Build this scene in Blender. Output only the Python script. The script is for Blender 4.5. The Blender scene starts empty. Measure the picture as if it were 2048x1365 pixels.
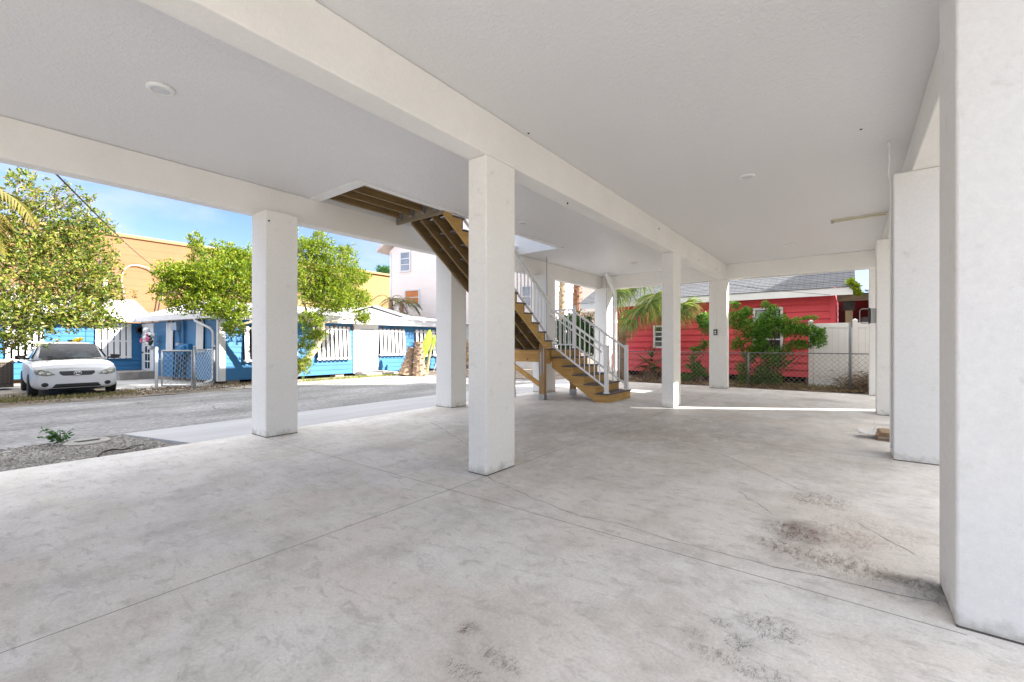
SUN_E, SKY_S, EXPO, CLOUD, SKY_FILL = 4.0, .06, 2.08, 5.0, 14.0
import bpy, bmesh, math, random
import numpy as np
from mathutils import Vector, Matrix

random.seed(7)
rng = np.random.default_rng(11)
scene = bpy.context.scene
COL = scene.collection
PI = math.pi
R = math.radians

# ------------------------------------------------------------------ measured camera
F, TH, CY, CX, EYE = 885.534, 0.652, 688.15, 1024.0, 1.25
CT, ST = math.cos(TH), math.sin(TH)

def on_z(x, y, z=0.0):
    """world point at height z seen at photo pixel (x, y)"""
    Z = F * (EYE - z) / (y - CY)
    X = (x - CX) * Z / F
    return Vector((X * CT - Z * ST, X * ST + Z * CT, z))

def on_x(x, y, u):
    k = (x - CX) / F
    Z = u / (k * CT - ST)
    X = k * Z
    return Vector((u, X * ST + Z * CT, EYE - (y - CY) * Z / F))

def on_y(x, y, v):
    k = (x - CX) / F
    Z = v / (k * ST + CT)
    X = k * Z
    return Vector((X * CT - Z * ST, v, EYE - (y - CY) * Z / F))

# ------------------------------------------------------------------ materials
MATS = {}

def new_mat(name):
    m = bpy.data.materials.new(name)
    m.use_nodes = True
    nt = m.node_tree
    return m, nt, nt.nodes['Principled BSDF'], nt.nodes['Material Output']

def N(nt, typ, **kw):
    n = nt.nodes.new(typ)
    for k, v in kw.items():
        if k in ('operation', 'blend_type', 'data_type', 'noise_dimensions', 'feature', 'wave_type', 'bands_direction', 'musgrave_type', 'distance'):
            setattr(n, k, v)
        else:
            n.inputs[k].default_value = v
    return n

def L(nt, a, b):
    nt.links.new(a, b)

def rgba(c):
    return (c[0], c[1], c[2], 1.0)

def surf(name, col, rough=0.6, var=0.12, vscale=3.0, bump=0.0, bscale=60.0, metal=0.0, spec=0.5,
         stretch=(1, 1, 1), col2=None, fine=0.0, coord='Object', dirt=0.0):
    """plain weathered surface: base colour, slow mottling, fine grain, bump"""
    if name in MATS:
        return MATS[name]
    m, nt, p, out = new_mat(name)
    tc = N(nt, 'ShaderNodeTexCoord')
    mp = N(nt, 'ShaderNodeMapping')
    mp.inputs['Scale'].default_value = stretch
    L(nt, tc.outputs[coord], mp.inputs['Vector'])
    n1 = N(nt, 'ShaderNodeTexNoise', Scale=vscale, Detail=6.0, Roughness=0.6)
    L(nt, mp.outputs[0], n1.inputs['Vector'])
    c2 = col2 if col2 else tuple(max(0, c * (1 - var)) for c in col)
    c1 = col if col2 else tuple(min(1, c * (1 + var * .6)) for c in col)
    ramp = N(nt, 'ShaderNodeValToRGB')
    ramp.color_ramp.elements[0].position = 0.32
    ramp.color_ramp.elements[1].position = 0.68
    ramp.color_ramp.elements[0].color = rgba(c2)
    ramp.color_ramp.elements[1].color = rgba(c1)
    L(nt, n1.outputs['Fac'], ramp.inputs['Fac'])
    src = ramp.outputs['Color']
    if fine > 0:
        n2 = N(nt, 'ShaderNodeTexNoise', Scale=vscale * 28, Detail=4.0, Roughness=0.7)
        L(nt, mp.outputs[0], n2.inputs['Vector'])
        mr = N(nt, 'ShaderNodeMapRange')
        mr.inputs['From Min'].default_value = 0.3
        mr.inputs['From Max'].default_value = 0.7
        mr.inputs['To Min'].default_value = 1 - fine
        mr.inputs['To Max'].default_value = 1 + fine * .5
        L(nt, n2.outputs['Fac'], mr.inputs['Value'])
        mx = N(nt, 'ShaderNodeVectorMath', operation='SCALE')
        L(nt, src, mx.inputs[0]); L(nt, mr.outputs[0], mx.inputs['Scale'])
        src = mx.outputs[0]
    L(nt, src, p.inputs['Base Color'])
    p.inputs['Roughness'].default_value = rough
    p.inputs['Metallic'].default_value = metal
    p.inputs['Specular IOR Level'].default_value = spec
    if bump > 0:
        nb = N(nt, 'ShaderNodeTexNoise', Scale=bscale, Detail=3.0, Roughness=0.6)
        L(nt, mp.outputs[0], nb.inputs['Vector'])
        b = N(nt, 'ShaderNodeBump', Strength=bump, Distance=0.01)
        L(nt, nb.outputs['Fac'], b.inputs['Height'])
        L(nt, b.outputs[0], p.inputs['Normal'])
    MATS[name] = m
    return m

def wood(name, col, col2, axis=0, rough=0.65, knots=True):
    if name in MATS:
        return MATS[name]
    m, nt, p, out = new_mat(name)
    tc = N(nt, 'ShaderNodeTexCoord')
    mp = N(nt, 'ShaderNodeMapping')
    s = [9.0, 9.0, 9.0]; s[axis] = 0.7
    mp.inputs['Scale'].default_value = s
    L(nt, tc.outputs['Object'], mp.inputs['Vector'])
    n1 = N(nt, 'ShaderNodeTexNoise', Scale=2.2, Detail=8.0, Roughness=0.65, Distortion=1.2)
    L(nt, mp.outputs[0], n1.inputs['Vector'])
    ramp = N(nt, 'ShaderNodeValToRGB')
    e = ramp.color_ramp.elements
    e[0].position = .28; e[0].color = rgba(col2)
    e[1].position = .62; e[1].color = rgba(col)
    L(nt, n1.outputs['Fac'], ramp.inputs['Fac'])
    src = ramp.outputs['Color']
    if knots:
        vo = N(nt, 'ShaderNodeTexVoronoi', Scale=2.6)
        L(nt, tc.outputs['Object'], vo.inputs['Vector'])
        r2 = N(nt, 'ShaderNodeValToRGB')
        r2.color_ramp.elements[0].position = .03; r2.color_ramp.elements[0].color = (.16, .07, .03, 1)
        r2.color_ramp.elements[1].position = .09; r2.color_ramp.elements[1].color = (1, 1, 1, 1)
        L(nt, vo.outputs['Distance'], r2.inputs['Fac'])
        mx = N(nt, 'ShaderNodeMix', data_type='RGBA', blend_type='MULTIPLY')
        mx.inputs['Factor'].default_value = .85
        L(nt, src, mx.inputs[6]); L(nt, r2.outputs[0], mx.inputs[7])
        src = mx.outputs[2]
    L(nt, src, p.inputs['Base Color'])
    p.inputs['Roughness'].default_value = rough
    b = N(nt, 'ShaderNodeBump', Strength=.25, Distance=.004)
    L(nt, n1.outputs['Fac'], b.inputs['Height']); L(nt, b.outputs[0], p.inputs['Normal'])
    MATS[name] = m
    return m

def leaf(name, cols, trans=0.35, rough=0.5):
    """foliage: each leaf has its own colour out of cols; light passes through"""
    if name in MATS:
        return MATS[name]
    m, nt, p, out = new_mat(name)
    g = N(nt, 'ShaderNodeNewGeometry')
    ramp = N(nt, 'ShaderNodeValToRGB')
    e = ramp.color_ramp.elements
    e[0].position = 0; e[0].color = rgba(cols[0])
    e[1].position = 1; e[1].color = rgba(cols[-1])
    for i, c in enumerate(cols[1:-1]):
        x = e.new((i + 1) / (len(cols) - 1)); x.color = rgba(c)
    L(nt, g.outputs['Random Per Island'], ramp.inputs['Fac'])
    L(nt, ramp.outputs[0], p.inputs['Base Color'])
    p.inputs['Roughness'].default_value = rough
    t = N(nt, 'ShaderNodeBsdfTranslucent')
    L(nt, ramp.outputs[0], t.inputs['Color'])
    mx = N(nt, 'ShaderNodeMixShader')
    mx.inputs[0].default_value = trans
    L(nt, p.outputs[0], mx.inputs[1]); L(nt, t.outputs[0], mx.inputs[2])
    L(nt, mx.outputs[0], out.inputs['Surface'])
    MATS[name] = m
    return m

def glass(name, col=(.02, .025, .03), rough=.05):
    if name in MATS:
        return MATS[name]
    m, nt, p, out = new_mat(name)
    tc = N(nt, 'ShaderNodeTexCoord')
    n1 = N(nt, 'ShaderNodeTexNoise', Scale=1.7, Detail=2.0)
    L(nt, tc.outputs['Object'], n1.inputs['Vector'])
    ramp = N(nt, 'ShaderNodeValToRGB')
    ramp.color_ramp.elements[0].color = rgba(tuple(c * .6 for c in col))
    ramp.color_ramp.elements[1].color = rgba(tuple(c * 1.5 for c in col))
    L(nt, n1.outputs['Fac'], ramp.inputs[0]); L(nt, ramp.outputs[0], p.inputs['Base Color'])
    p.inputs['Roughness'].default_value = rough
    p.inputs['Specular IOR Level'].default_value = .9
    MATS[name] = m
    return m

# ------------------------------------------------------------------ mesh builder
class MB:
    def __init__(s):
        s.v, s.f = [], []
    def add(s, verts, faces):
        o = len(s.v)
        s.v += [tuple(p) for p in verts]
        s.f += [tuple(i + o for i in q) for q in faces]
        return s
    def box(s, x0, x1, y0, y1, z0, z1):
        v = [(x0, y0, z0), (x1, y0, z0), (x1, y1, z0), (x0, y1, z0), (x0, y0, z1), (x1, y0, z1), (x1, y1, z1), (x0, y1, z1)]
        return s.add(v, [(0, 3, 2, 1), (4, 5, 6, 7), (0, 1, 5, 4), (1, 2, 6, 5), (2, 3, 7, 6), (3, 0, 4, 7)])
    def obox(s, o, a, b, c):
        """box from corner o with edge vectors a, b, c"""
        o, a, b, c = Vector(o), Vector(a), Vector(b), Vector(c)
        if a.cross(b).dot(c) < 0:
            a, b = b, a
        v = [o, o + a, o + a + b, o + b, o + c, o + a + c, o + a + b + c, o + b + c]
        return s.add(v, [(0, 3, 2, 1), (4, 5, 6, 7), (0, 1, 5, 4), (1, 2, 6, 5), (2, 3, 7, 6), (3, 0, 4, 7)])
    def bar(s, p, q, w, h, up=(0, 0, 1)):
        p, q = Vector(p), Vector(q)
        d = q - p
        side = d.cross(Vector(up))
        if side.length < 1e-6:
            side = d.cross(Vector((0, 1, 0)))
        side.normalize()
        u2 = side.cross(d).normalized()
        return s.obox(p - side * w / 2 - u2 * h / 2, d, side * w, u2 * h)
    def tube(s, pts, rad, n=8, cap=True):
        pts = [Vector(p) for p in pts]
        rads = rad if isinstance(rad, (list, tuple)) else [rad] * len(pts)
        o = len(s.v)
        ref = None
        for i, p in enumerate(pts):
            d = (pts[min(i + 1, len(pts) - 1)] - pts[max(i - 1, 0)])
            if d.length < 1e-9:
                d = Vector((0, 0, 1))
            d.normalize()
            if ref is None:
                ref = Vector((0, 0, 1)) if abs(d.z) < .9 else Vector((1, 0, 0))
            a = d.cross(ref)
            if a.length < 1e-6:
                a = d.cross(Vector((0, 1, 0)))
            a.normalize(); b = a.cross(d); ref = b
            ref = d.cross(a) * -1
            for k in range(n):
                t = 2 * PI * k / n
                s.v.append(tuple(p + (a * math.cos(t) + b * math.sin(t)) * rads[i]))
        for i in range(len(pts) - 1):
            for k in range(n):
                s.f.append((o + i * n + k, o + i * n + (k + 1) % n, o + (i + 1) * n + (k + 1) % n, o + (i + 1) * n + k))
        if cap:
            s.f.append(tuple(o + k for k in range(n))[::-1])
            e = o + (len(pts) - 1) * n
            s.f.append(tuple(e + k for k in range(n)))
        return s
    def prism(s, poly, vec):
        poly = [Vector(p) for p in poly]; vec = Vector(vec); n = len(poly)
        return s.add(poly + [p + vec for p in poly],
                     [tuple(range(n))[::-1], tuple(range(n, 2 * n))] + [(i, (i + 1) % n, n + (i + 1) % n, n + i) for i in range(n)])
    def lathe(s, prof, c, n=24, axis='z'):
        o = len(s.v); c = Vector(c)
        for r, h in prof:
            for k in range(n):
                t = 2 * PI * k / n
                a, b = r * math.cos(t), r * math.sin(t)
                p = {'z': (a, b, h), 'x': (h, a, b), 'y': (b, h, a)}[axis]
                s.v.append(tuple(c + Vector(p)))
        for i in range(len(prof) - 1):
            for k in range(n):
                s.f.append((o + i * n + k, o + i * n + (k + 1) % n, o + (i + 1) * n + (k + 1) % n, o + (i + 1) * n + k))
        s.f.append(tuple(o + k for k in range(n))[::-1])
        e = o + (len(prof) - 1) * n
        s.f.append(tuple(e + k for k in range(n)))
        return s
    def siding(s, A, B, z0, z1, n, lap=.2, out=.02):
        """lapped boards from A to B (xy), outward normal n"""
        A, B, n = Vector((A[0], A[1], 0)), Vector((B[0], B[1], 0)), Vector((n[0], n[1], 0)).normalized()
        z = z0
        while z < z1 - 1e-4:
            zt = min(z + lap, z1)
            o = out
            pts = []
            for P in (A, B):
                pts += [P - n * .05 + Vector((0, 0, z)), P + n * o + Vector((0, 0, z)), P + n * .003 + Vector((0, 0, zt)), P - n * .05 + Vector((0, 0, zt))]
            s.add(pts, [(0, 1, 2, 3), (7, 6, 5, 4), (0, 4, 5, 1), (1, 5, 6, 2), (2, 6, 7, 3), (3, 7, 4, 0)])
            z += lap
        return s
    def build(s, name, mat, parent=None, smooth=False, bevel=0.0, loc=None, sub=0, seg=2):
        me = bpy.data.meshes.new(name)
        o0 = Vector(loc) if loc is not None else Vector((0, 0, 0))
        vs = [tuple(Vector(p) - o0) for p in s.v] if loc is not None else s.v
        me.from_pydata(vs, [], s.f)
        bm = bmesh.new(); bm.from_mesh(me)
        bmesh.ops.recalc_face_normals(bm, faces=bm.faces)
        bm.to_mesh(me); bm.free()
        me.materials.append(mat)
        if smooth:
            me.polygons.foreach_set('use_smooth', [True] * len(me.polygons))
        o = bpy.data.objects.new(name, me)
        COL.objects.link(o)
        if loc is not None:
            o.location = o0
        if parent is not None:
            put(o, parent)
        if bevel > 0:
            b = o.modifiers.new('bevel', 'BEVEL'); b.width = bevel; b.segments = seg; b.limit_method = 'ANGLE'; b.angle_limit = R(40)
        if sub:
            m = o.modifiers.new('sub', 'SUBSURF'); m.levels = sub; m.render_levels = sub
        return o

def world_loc(o):
    p = Vector((0, 0, 0))
    while o is not None:
        p = p + o.location; o = o.parent
    return p

def put(o, parent):
    """parent, keeping the mesh where it was built (parents are never rotated at build time)"""
    o.parent = parent
    o.location = Vector(o.location) - world_loc(parent)

def thing(name, label, cat, loc=(0, 0, 0), group=None):
    o = bpy.data.objects.new(name, None)
    o.empty_display_size = .2
    COL.objects.link(o)
    o.location = loc
    return tag(o, label, cat, group)

def tag(o, label, cat, group=None):
    o['label'] = label; o['category'] = cat
    if group:
        o['group'] = group
    return o

def struct(o, kind='structure'):
    o['kind'] = kind
    return o

def dup(root, loc, label=None, rz=None):
    r = root.copy(); COL.objects.link(r); r.location = loc
    if label: r['label'] = label
    if rz is not None: r.rotation_euler = (0, 0, rz)
    for ch in list(root.children):
        c = ch.copy(); COL.objects.link(c); c.parent = r
        for g in list(ch.children):
            d = g.copy(); COL.objects.link(d); d.parent = c
    return r

def np_mesh(name, verts, quads, mat, parent=None, smooth=False):
    me = bpy.data.meshes.new(name)
    verts = np.asarray(verts, dtype=np.float32); quads = np.asarray(quads, dtype=np.int32)
    k = quads.shape[1]
    me.vertices.add(len(verts)); me.vertices.foreach_set('co', verts.ravel())
    me.loops.add(quads.size); me.loops.foreach_set('vertex_index', quads.ravel())
    me.polygons.add(len(quads))
    me.polygons.foreach_set('loop_start', np.arange(0, quads.size, k, dtype=np.int32))
    me.polygons.foreach_set('loop_total', np.full(len(quads), k, dtype=np.int32))
    me.update(calc_edges=True)
    me.materials.append(mat)
    if smooth:
        me.polygons.foreach_set('use_smooth', [True] * len(quads))
    o = bpy.data.objects.new(name, me); COL.objects.link(o)
    if parent is not None:
        put(o, parent)
    return o

def unit(a):
    return a / np.maximum(np.linalg.norm(a, axis=-1, keepdims=True), 1e-9)

def leaf_quads(pos, dirs, length, width, fold=.25):
    """rhombic leaves from base pos along dirs"""
    n = len(pos)
    d = unit(dirs)
    r = unit(rng.normal(size=(n, 3)))
    side = unit(np.cross(d, r)); nor = np.cross(side, d)
    ln = (length * rng.uniform(.65, 1.25, (n, 1))); w = (width * rng.uniform(.7, 1.2, (n, 1)))
    v = np.empty((n, 4, 3))
    v[:, 0] = pos
    v[:, 1] = pos + d * ln * .5 + side * w * .5 + nor * w * fold
    v[:, 2] = pos + d * ln
    v[:, 3] = pos + d * ln * .5 - side * w * .5 + nor * w * fold
    return v.reshape(-1, 3), np.arange(n * 4).reshape(n, 4)

def crown_leaves(clumps, tips, per, length, width, hollow=.35, up=.35):
    """clumps: (centre, radii, weight); tips twig ends share the clumps, per leaves each"""
    P, D = [], []
    W = np.array([c[2] for c in clumps], float); W /= W.sum()
    for (c, r, w), frac in zip(clumps, W):
        n = max(3, int(tips * frac))
        q = unit(rng.normal(size=(n, 3)))
        rad = rng.uniform(hollow ** 3, 1, (n, 1)) ** (1 / 3)
        rad *= 1 + .18 * rng.normal(size=(n, 1))
        tip = np.array(c) + q * rad * np.array(r)
        base = np.repeat(tip, per, 0)
        d = np.repeat(q, per, 0) * .55 + rng.normal(size=(n * per, 3)) * .75 + np.array((0, 0, up))
        P.append(base + rng.normal(size=base.shape) * length * .35); D.append(d)
    return leaf_quads(np.concatenate(P), np.concatenate(D), length, width)
# ------------------------------------------------------------------ shared materials
STUCCO = surf('white stucco', (.84, .825, .79), rough=.85, var=.05, vscale=1.2, bump=.35, bscale=90, fine=.03)
STUCCO_ROUGH = surf('coarse white stucco', (.83, .82, .80), rough=.9, var=.05, vscale=1.0, bump=.55, bscale=260, fine=.07)
PAINT_W = surf('white paint', (.80, .80, .79), rough=.45, var=.05, vscale=4)
METAL_W = surf('white railing metal', (.80, .80, .80), rough=.35, var=.03, vscale=5)
GALV = surf('galvanised steel', (.42, .43, .45), rough=.4, var=.25, vscale=20, metal=.8)
BLACK = surf('black plastic', (.02, .02, .022), rough=.45, var=.3)
DARK = surf('dark recess', (.02, .018, .016), rough=.9, var=.3)
GLASS = glass('window glass')
GREYP = surf('grey plastic', (.35, .36, .37), rough=.5, var=.1)

def ceiling_mat():
    m, nt, p, out = new_mat('knockdown ceiling paint')
    tc = N(nt, 'ShaderNodeTexCoord')
    n0 = N(nt, 'ShaderNodeTexNoise', Scale=.5, Detail=3.0)
    L(nt, tc.outputs['Object'], n0.inputs['Vector'])
    r = N(nt, 'ShaderNodeValToRGB')
    r.color_ramp.elements[0].color = (.735, .735, .74, 1); r.color_ramp.elements[1].color = (.775, .775, .78, 1)
    L(nt, n0.outputs['Fac'], r.inputs[0]); L(nt, r.outputs[0], p.inputs['Base Color'])
    n1 = N(nt, 'ShaderNodeTexNoise', Scale=38.0, Detail=3.0, Roughness=.55)
    L(nt, tc.outputs['Object'], n1.inputs['Vector'])
    r1 = N(nt, 'ShaderNodeValToRGB')
    r1.color_ramp.elements[0].position = .42; r1.color_ramp.elements[1].position = .6
    L(nt, n1.outputs['Fac'], r1.inputs[0])
    b = N(nt, 'ShaderNodeBump', Strength=.42, Distance=.007)
    L(nt, r1.outputs[0], b.inputs['Height']); L(nt, b.outputs[0], p.inputs['Normal'])
    p.inputs['Roughness'].default_value = .38
    p.inputs['Specular IOR Level'].default_value = .5
    return m
CEIL = ceiling_mat()

def concrete_floor_mat():
    m, nt, p, out = new_mat('stained concrete')
    tc = N(nt, 'ShaderNodeTexCoord')
    def noise(scale, detail, rough, stretch=(1, 1, 1), dist=0.0, loc=(0, 0, 0)):
        mp = N(nt, 'ShaderNodeMapping'); mp.inputs['Scale'].default_value = stretch; mp.inputs['Location'].default_value = loc
        L(nt, tc.outputs['Object'], mp.inputs[0])
        n = N(nt, 'ShaderNodeTexNoise', Scale=scale, Detail=detail, Roughness=rough, Distortion=dist)
        L(nt, mp.outputs[0], n.inputs['Vector'])
        return n.outputs['Fac']
    def ramp(fac, a, b, ca=(0, 0, 0), cb=(1, 1, 1)):
        r = N(nt, 'ShaderNodeValToRGB')
        r.color_ramp.elements[0].position = a; r.color_ramp.elements[0].color = rgba(ca)
        r.color_ramp.elements[1].position = b; r.color_ramp.elements[1].color = rgba(cb)
        L(nt, fac, r.inputs[0]); return r.outputs[0]
    def mix(fac, a, b, mode='MIX'):
        x = N(nt, 'ShaderNodeMix', data_type='RGBA', blend_type=mode)
        if isinstance(fac, float): x.inputs['Factor'].default_value = fac
        else: L(nt, fac, x.inputs['Factor'])
        for i, c in ((6, a), (7, b)):
            if isinstance(c, tuple): x.inputs[i].default_value = rgba(c)
            else: L(nt, c, x.inputs[i])
        return x.outputs[2]
    def math_(op, a, b=None):
        x = N(nt, 'ShaderNodeMath', operation=op)
        for i, c in ((0, a), (1, b)):
            if c is None: continue
            if isinstance(c, (int, float)): x.inputs[i].default_value = c
            else: L(nt, c, x.inputs[i])
        x.use_clamp = op in ('MULTIPLY', 'ADD')
        return x.outputs[0]
    base = ramp(noise(.45, 8, .62), .3, .7, (.675, .650, .612), (.79, .768, .735))
    base = mix(math_('MULTIPLY', ramp(noise(1.9, 12, .74, (1, .7, 1)), .45, .64), .62), base, (.44, .42, .395))
    base = mix(math_('MULTIPLY', ramp(noise(3.3, 12, .72, (.8, 1.2, 1), .3, (5, 2, 0)), .50, .66), .5), base, (.82, .81, .80))
    base = mix(math_('MULTIPLY', ramp(noise(.9, 9, .68, (.8, 1, 1), .4, (1, 9, 0)), .46, .66), .42), base, (.58, .50, .41))
    base = mix(math_('MULTIPLY', ramp(noise(13, 6, .75, (.5, 1, 1), .6, (4, 4, 0)), .52, .66), .55), base, (.40, .38, .355))
    base = mix(.9, base, ramp(noise(60, 6, .85), .28, .72, (.74, .74, .74), (1.16, 1.16, 1.16)), 'MULTIPLY')
    base = mix(math_('MULTIPLY', ramp(noise(24, 9, .85, (1, .7, 1)), .60, .70), .45), base, (.30, .27, .245))
    sp = math_('MULTIPLY', ramp(noise(110, 2, .5, loc=(3, 3, 0)), .68, .72), ramp(noise(1.1, 5, .65, loc=(8, 1, 0)), .48, .62))
    base = mix(math_('MULTIPLY', sp, .7), base, (.14, .12, .105))
    # dark worn patches with a place of their own: a soft soaked halo and fine grit
    sx = N(nt, 'ShaderNodeSeparateXYZ'); L(nt, tc.outputs['Object'], sx.inputs[0])
    nm = ramp(noise(5, 9, .78, (1, .55, 1), .5), .34, .66)
    nh = ramp(noise(190, 4, .85, (1, .6, 1)), .34, .66)
    nl = ramp(noise(34, 8, .82, (1, .4, 1), .5), .36, .64)
    for (px, py, ru, rv, soft, grit, c) in [
        (1590, 1062, .15, .17, .75, 1.0, (.11, .065, .055)), (1640, 1000, .20, .20, .25, .75, (.17, .12, .09)), (1555, 1090, .14, .10, .3, .8, (.17, .12, .11)),
        (1680, 1075, .24, .22, .10, .5, (.32, .18, .12)), (1825, 1165, .13, .06, 1.0, 1.0, (.045, .04, .035)), (1865, 1185, .07, .12, .9, .6, (.12, .12, .12)), (1740, 1060, .3, .3, .04, .35, (.32, .22, .16)),
        (1850, 1195, .16, .10, .5, .3, (.24, .245, .27)), (937, 1258, .045, .045, .35, .9, (.13, .07, .06)), (1700, 1130, .25, .12, .15, .6, (.2, .14, .1)),
        (1540, 1255, .13, .09, .14, .75, (.12, .11, .11)), (1480, 1285, .06, .06, .2, .8, (.12, .11, .11)), (1440, 1245, .05, .04, .15, .8, (.12, .11, .11)),
        (1650, 1120, .26, .2, .12, .6, (.24, .17, .13)), (1390, 1265, .05, .045, .4, .5, (.22, .21, .21)), (1480, 1330, .2, .06, .05, .6, (.14, .13, .13)),
        (930, 1345, .12, .04, .1, .75, (.13, .13, .13)), (1000, 1320, .12, .05, .05, .6, (.15, .14, .14)), (1090, 1180, .05, .04, .3, .2, (.35, .34, .33)), (1180, 1220, .09, .07, .22, .3, (.36, .35, .34)),
        (1100, 915, .9, .7, .32, .2, (.34, .30, .25)), (1300, 850, 1.4, 1.1, .5, .3, (.30, .25, .20)), (1150, 850, 1.2, .9, .42, .3, (.28, .26, .245)), (1500, 900, 1.3, .8, .25, .2, (.40, .33, .26)),
        (1630, 800, .35, .3, .5, .6, (.2, .16, .15)), (640, 945, .5, .3, .3, .2, (.36, .34, .33)), (1780, 908, .22, .10, .6, .2, (.27, .27, .28)), (1760, 850, .3, .10, .5, .2, (.3, .29, .29)), (1010, 925, .14, .16, .55, .2, (.44, .36, .22)), (945, 920, .1, .1, .1, .6, (.1, .1, .1)), (300, 1000, .9, .3, .2, .1, (.42, .41, .42))]:
        q = on_z(px, py)
        def sq(o, c0, r0):
            a = math_('SUBTRACT', sx.outputs[o], c0)
            a2 = N(nt, 'ShaderNodeMath', operation='DIVIDE'); L(nt, a, a2.inputs[0]); a2.inputs[1].default_value = r0
            a3 = N(nt, 'ShaderNodeMath', operation='MULTIPLY'); L(nt, a2.outputs[0], a3.inputs[0]); L(nt, a2.outputs[0], a3.inputs[1]); return a3.outputs[0]
        s = N(nt, 'ShaderNodeMath', operation='ADD'); L(nt, sq(0, q.x, ru), s.inputs[0]); L(nt, sq(1, q.y, rv), s.inputs[1])
        mr = N(nt, 'ShaderNodeMapRange', ); mr.interpolation_type = 'SMOOTHSTEP'
        mr.inputs['From Min'].default_value = 3.2; mr.inputs['From Max'].default_value = 0; mr.inputs['To Min'].default_value = 0; mr.inputs['To Max'].default_value = 1
        L(nt, s.outputs[0], mr.inputs['Value'])
        fall = mr.outputs[0]
        base = mix(math_('MULTIPLY', math_('MULTIPLY', fall, nm), soft), base, c)
        ad = N(nt, 'ShaderNodeMath', operation='MULTIPLY_ADD'); L(nt, nh, ad.inputs[0]); ad.inputs[1].default_value = .5
        a4 = N(nt, 'ShaderNodeMath', operation='MULTIPLY_ADD'); L(nt, nl, a4.inputs[0]); a4.inputs[1].default_value = .55
        a5 = N(nt, 'ShaderNodeMath', operation='MULTIPLY_ADD'); L(nt, fall, a5.inputs[0]); a5.inputs[1].default_value = .55; a5.inputs[2].default_value = -.55
        L(nt, a5.outputs[0], a4.inputs[2]); L(nt, a4.outputs[0], ad.inputs[2])
        base = mix(math_('MULTIPLY', ramp(ad.outputs[0], .50, .68), grit), base, tuple(x * .8 for x in c))
    # saw-cut joints at fixed lines
    for axis, val, lo, hi in ((0, -2.73, -4, 14), (1, on_z(905, 981).y, -6.5, .4), (1, 6.32, -1.6, .36), (0, -5.9, 2.75, 2.75)):
        if lo == hi: continue
        a = math_('ABSOLUTE', math_('SUBTRACT', sx.outputs[axis], val))
        lt = N(nt, 'ShaderNodeMapRange'); lt.inputs['From Min'].default_value = .0022; lt.inputs['From Max'].default_value = .0045
        lt.inputs['To Min'].default_value = 1; lt.inputs['To Max'].default_value = 0
        L(nt, a, lt.inputs['Value'])
        g1 = math_('GREATER_THAN', sx.outputs[1 - axis], lo); g2 = math_('LESS_THAN', sx.outputs[1 - axis], hi)
        k = math_('MULTIPLY', math_('MULTIPLY', lt.outputs[0], g1), g2)
        base = mix(math_('MULTIPLY', k, .8), base, (.09, .085, .08))
    L(nt, base, p.inputs['Base Color'])
    L(nt, ramp(noise(2.2, 6, .6), .3, .7, (.5, .5, .5), (.72, .72, .72)), p.inputs['Roughness'])
    b = N(nt, 'ShaderNodeBump', Strength=.15, Distance=.004)
    L(nt, noise(60, 5, .7), b.inputs['Height']); L(nt, b.outputs[0], p.inputs['Normal'])
    p.inputs['Specular IOR Level'].default_value = .4
    return m
FLOOR = concrete_floor_mat()

# ------------------------------------------------------------------ ground
def gz(u):
    """lie of the land towards the far side of the road"""
    if u > -6.7: return -.06
    if u > -8.6: return -.06 - .05 * (-6.7 - u) / 1.9
    if u > -15.5: return -.11 - .08 * (-8.6 - u) / 6.9
    return -.19

def sheet(name, u0, u1, v0, v1, dz, mat, step=.8, edge=None, kind='structure'):
    nu = max(2, int((u1 - u0) / step)); nv = max(2, int((v1 - v0) / step)) if edge else 2
    us = sorted(set(list(np.linspace(u0, u1, nu)) + [x for x in (-6.7, -8.6, -15.5) if u0 < x < u1]))
    vs = np.linspace(v0, v1, nv)
    verts, faces = [], []
    for i, u in enumerate(us):
        for j, v in enumerate(vs):
            uu = u
            if edge and i in (0, len(us) - 1):
                uu = u + edge * math.sin(v * 2.1 + i) * .5 + edge * random.uniform(-.6, .6)
            verts.append((uu, v, gz(u) + dz))
    k = len(vs)
    for i in range(len(us) - 1):
        for j in range(k - 1):
            faces.append((i * k + j, (i + 1) * k + j, (i + 1) * k + j + 1, i * k + j + 1))
    mb = MB(); mb.add(verts, faces)
    o = mb.build(name, mat)
    return struct(o, kind)

EARTH = surf('sandy earth', (.34, .30, .25), rough=.95, var=.35, vscale=1.1, bump=.6, bscale=30, fine=.35)
GRAVEL = surf('shell gravel', (.30, .285, .265), rough=.95, var=.5, vscale=1.6, bump=1.0, bscale=55, fine=.6)
ASPH = surf('worn asphalt', (.285, .28, .278), rough=.9, var=.38, vscale=.9, bump=.8, bscale=110, fine=.6, stretch=(1, .5, 1))
APRON = surf('pale new concrete', (.43, .43, .44), rough=.75, var=.10, vscale=.9, bump=.25, bscale=50, fine=.08, stretch=(2, .5, 1))

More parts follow.
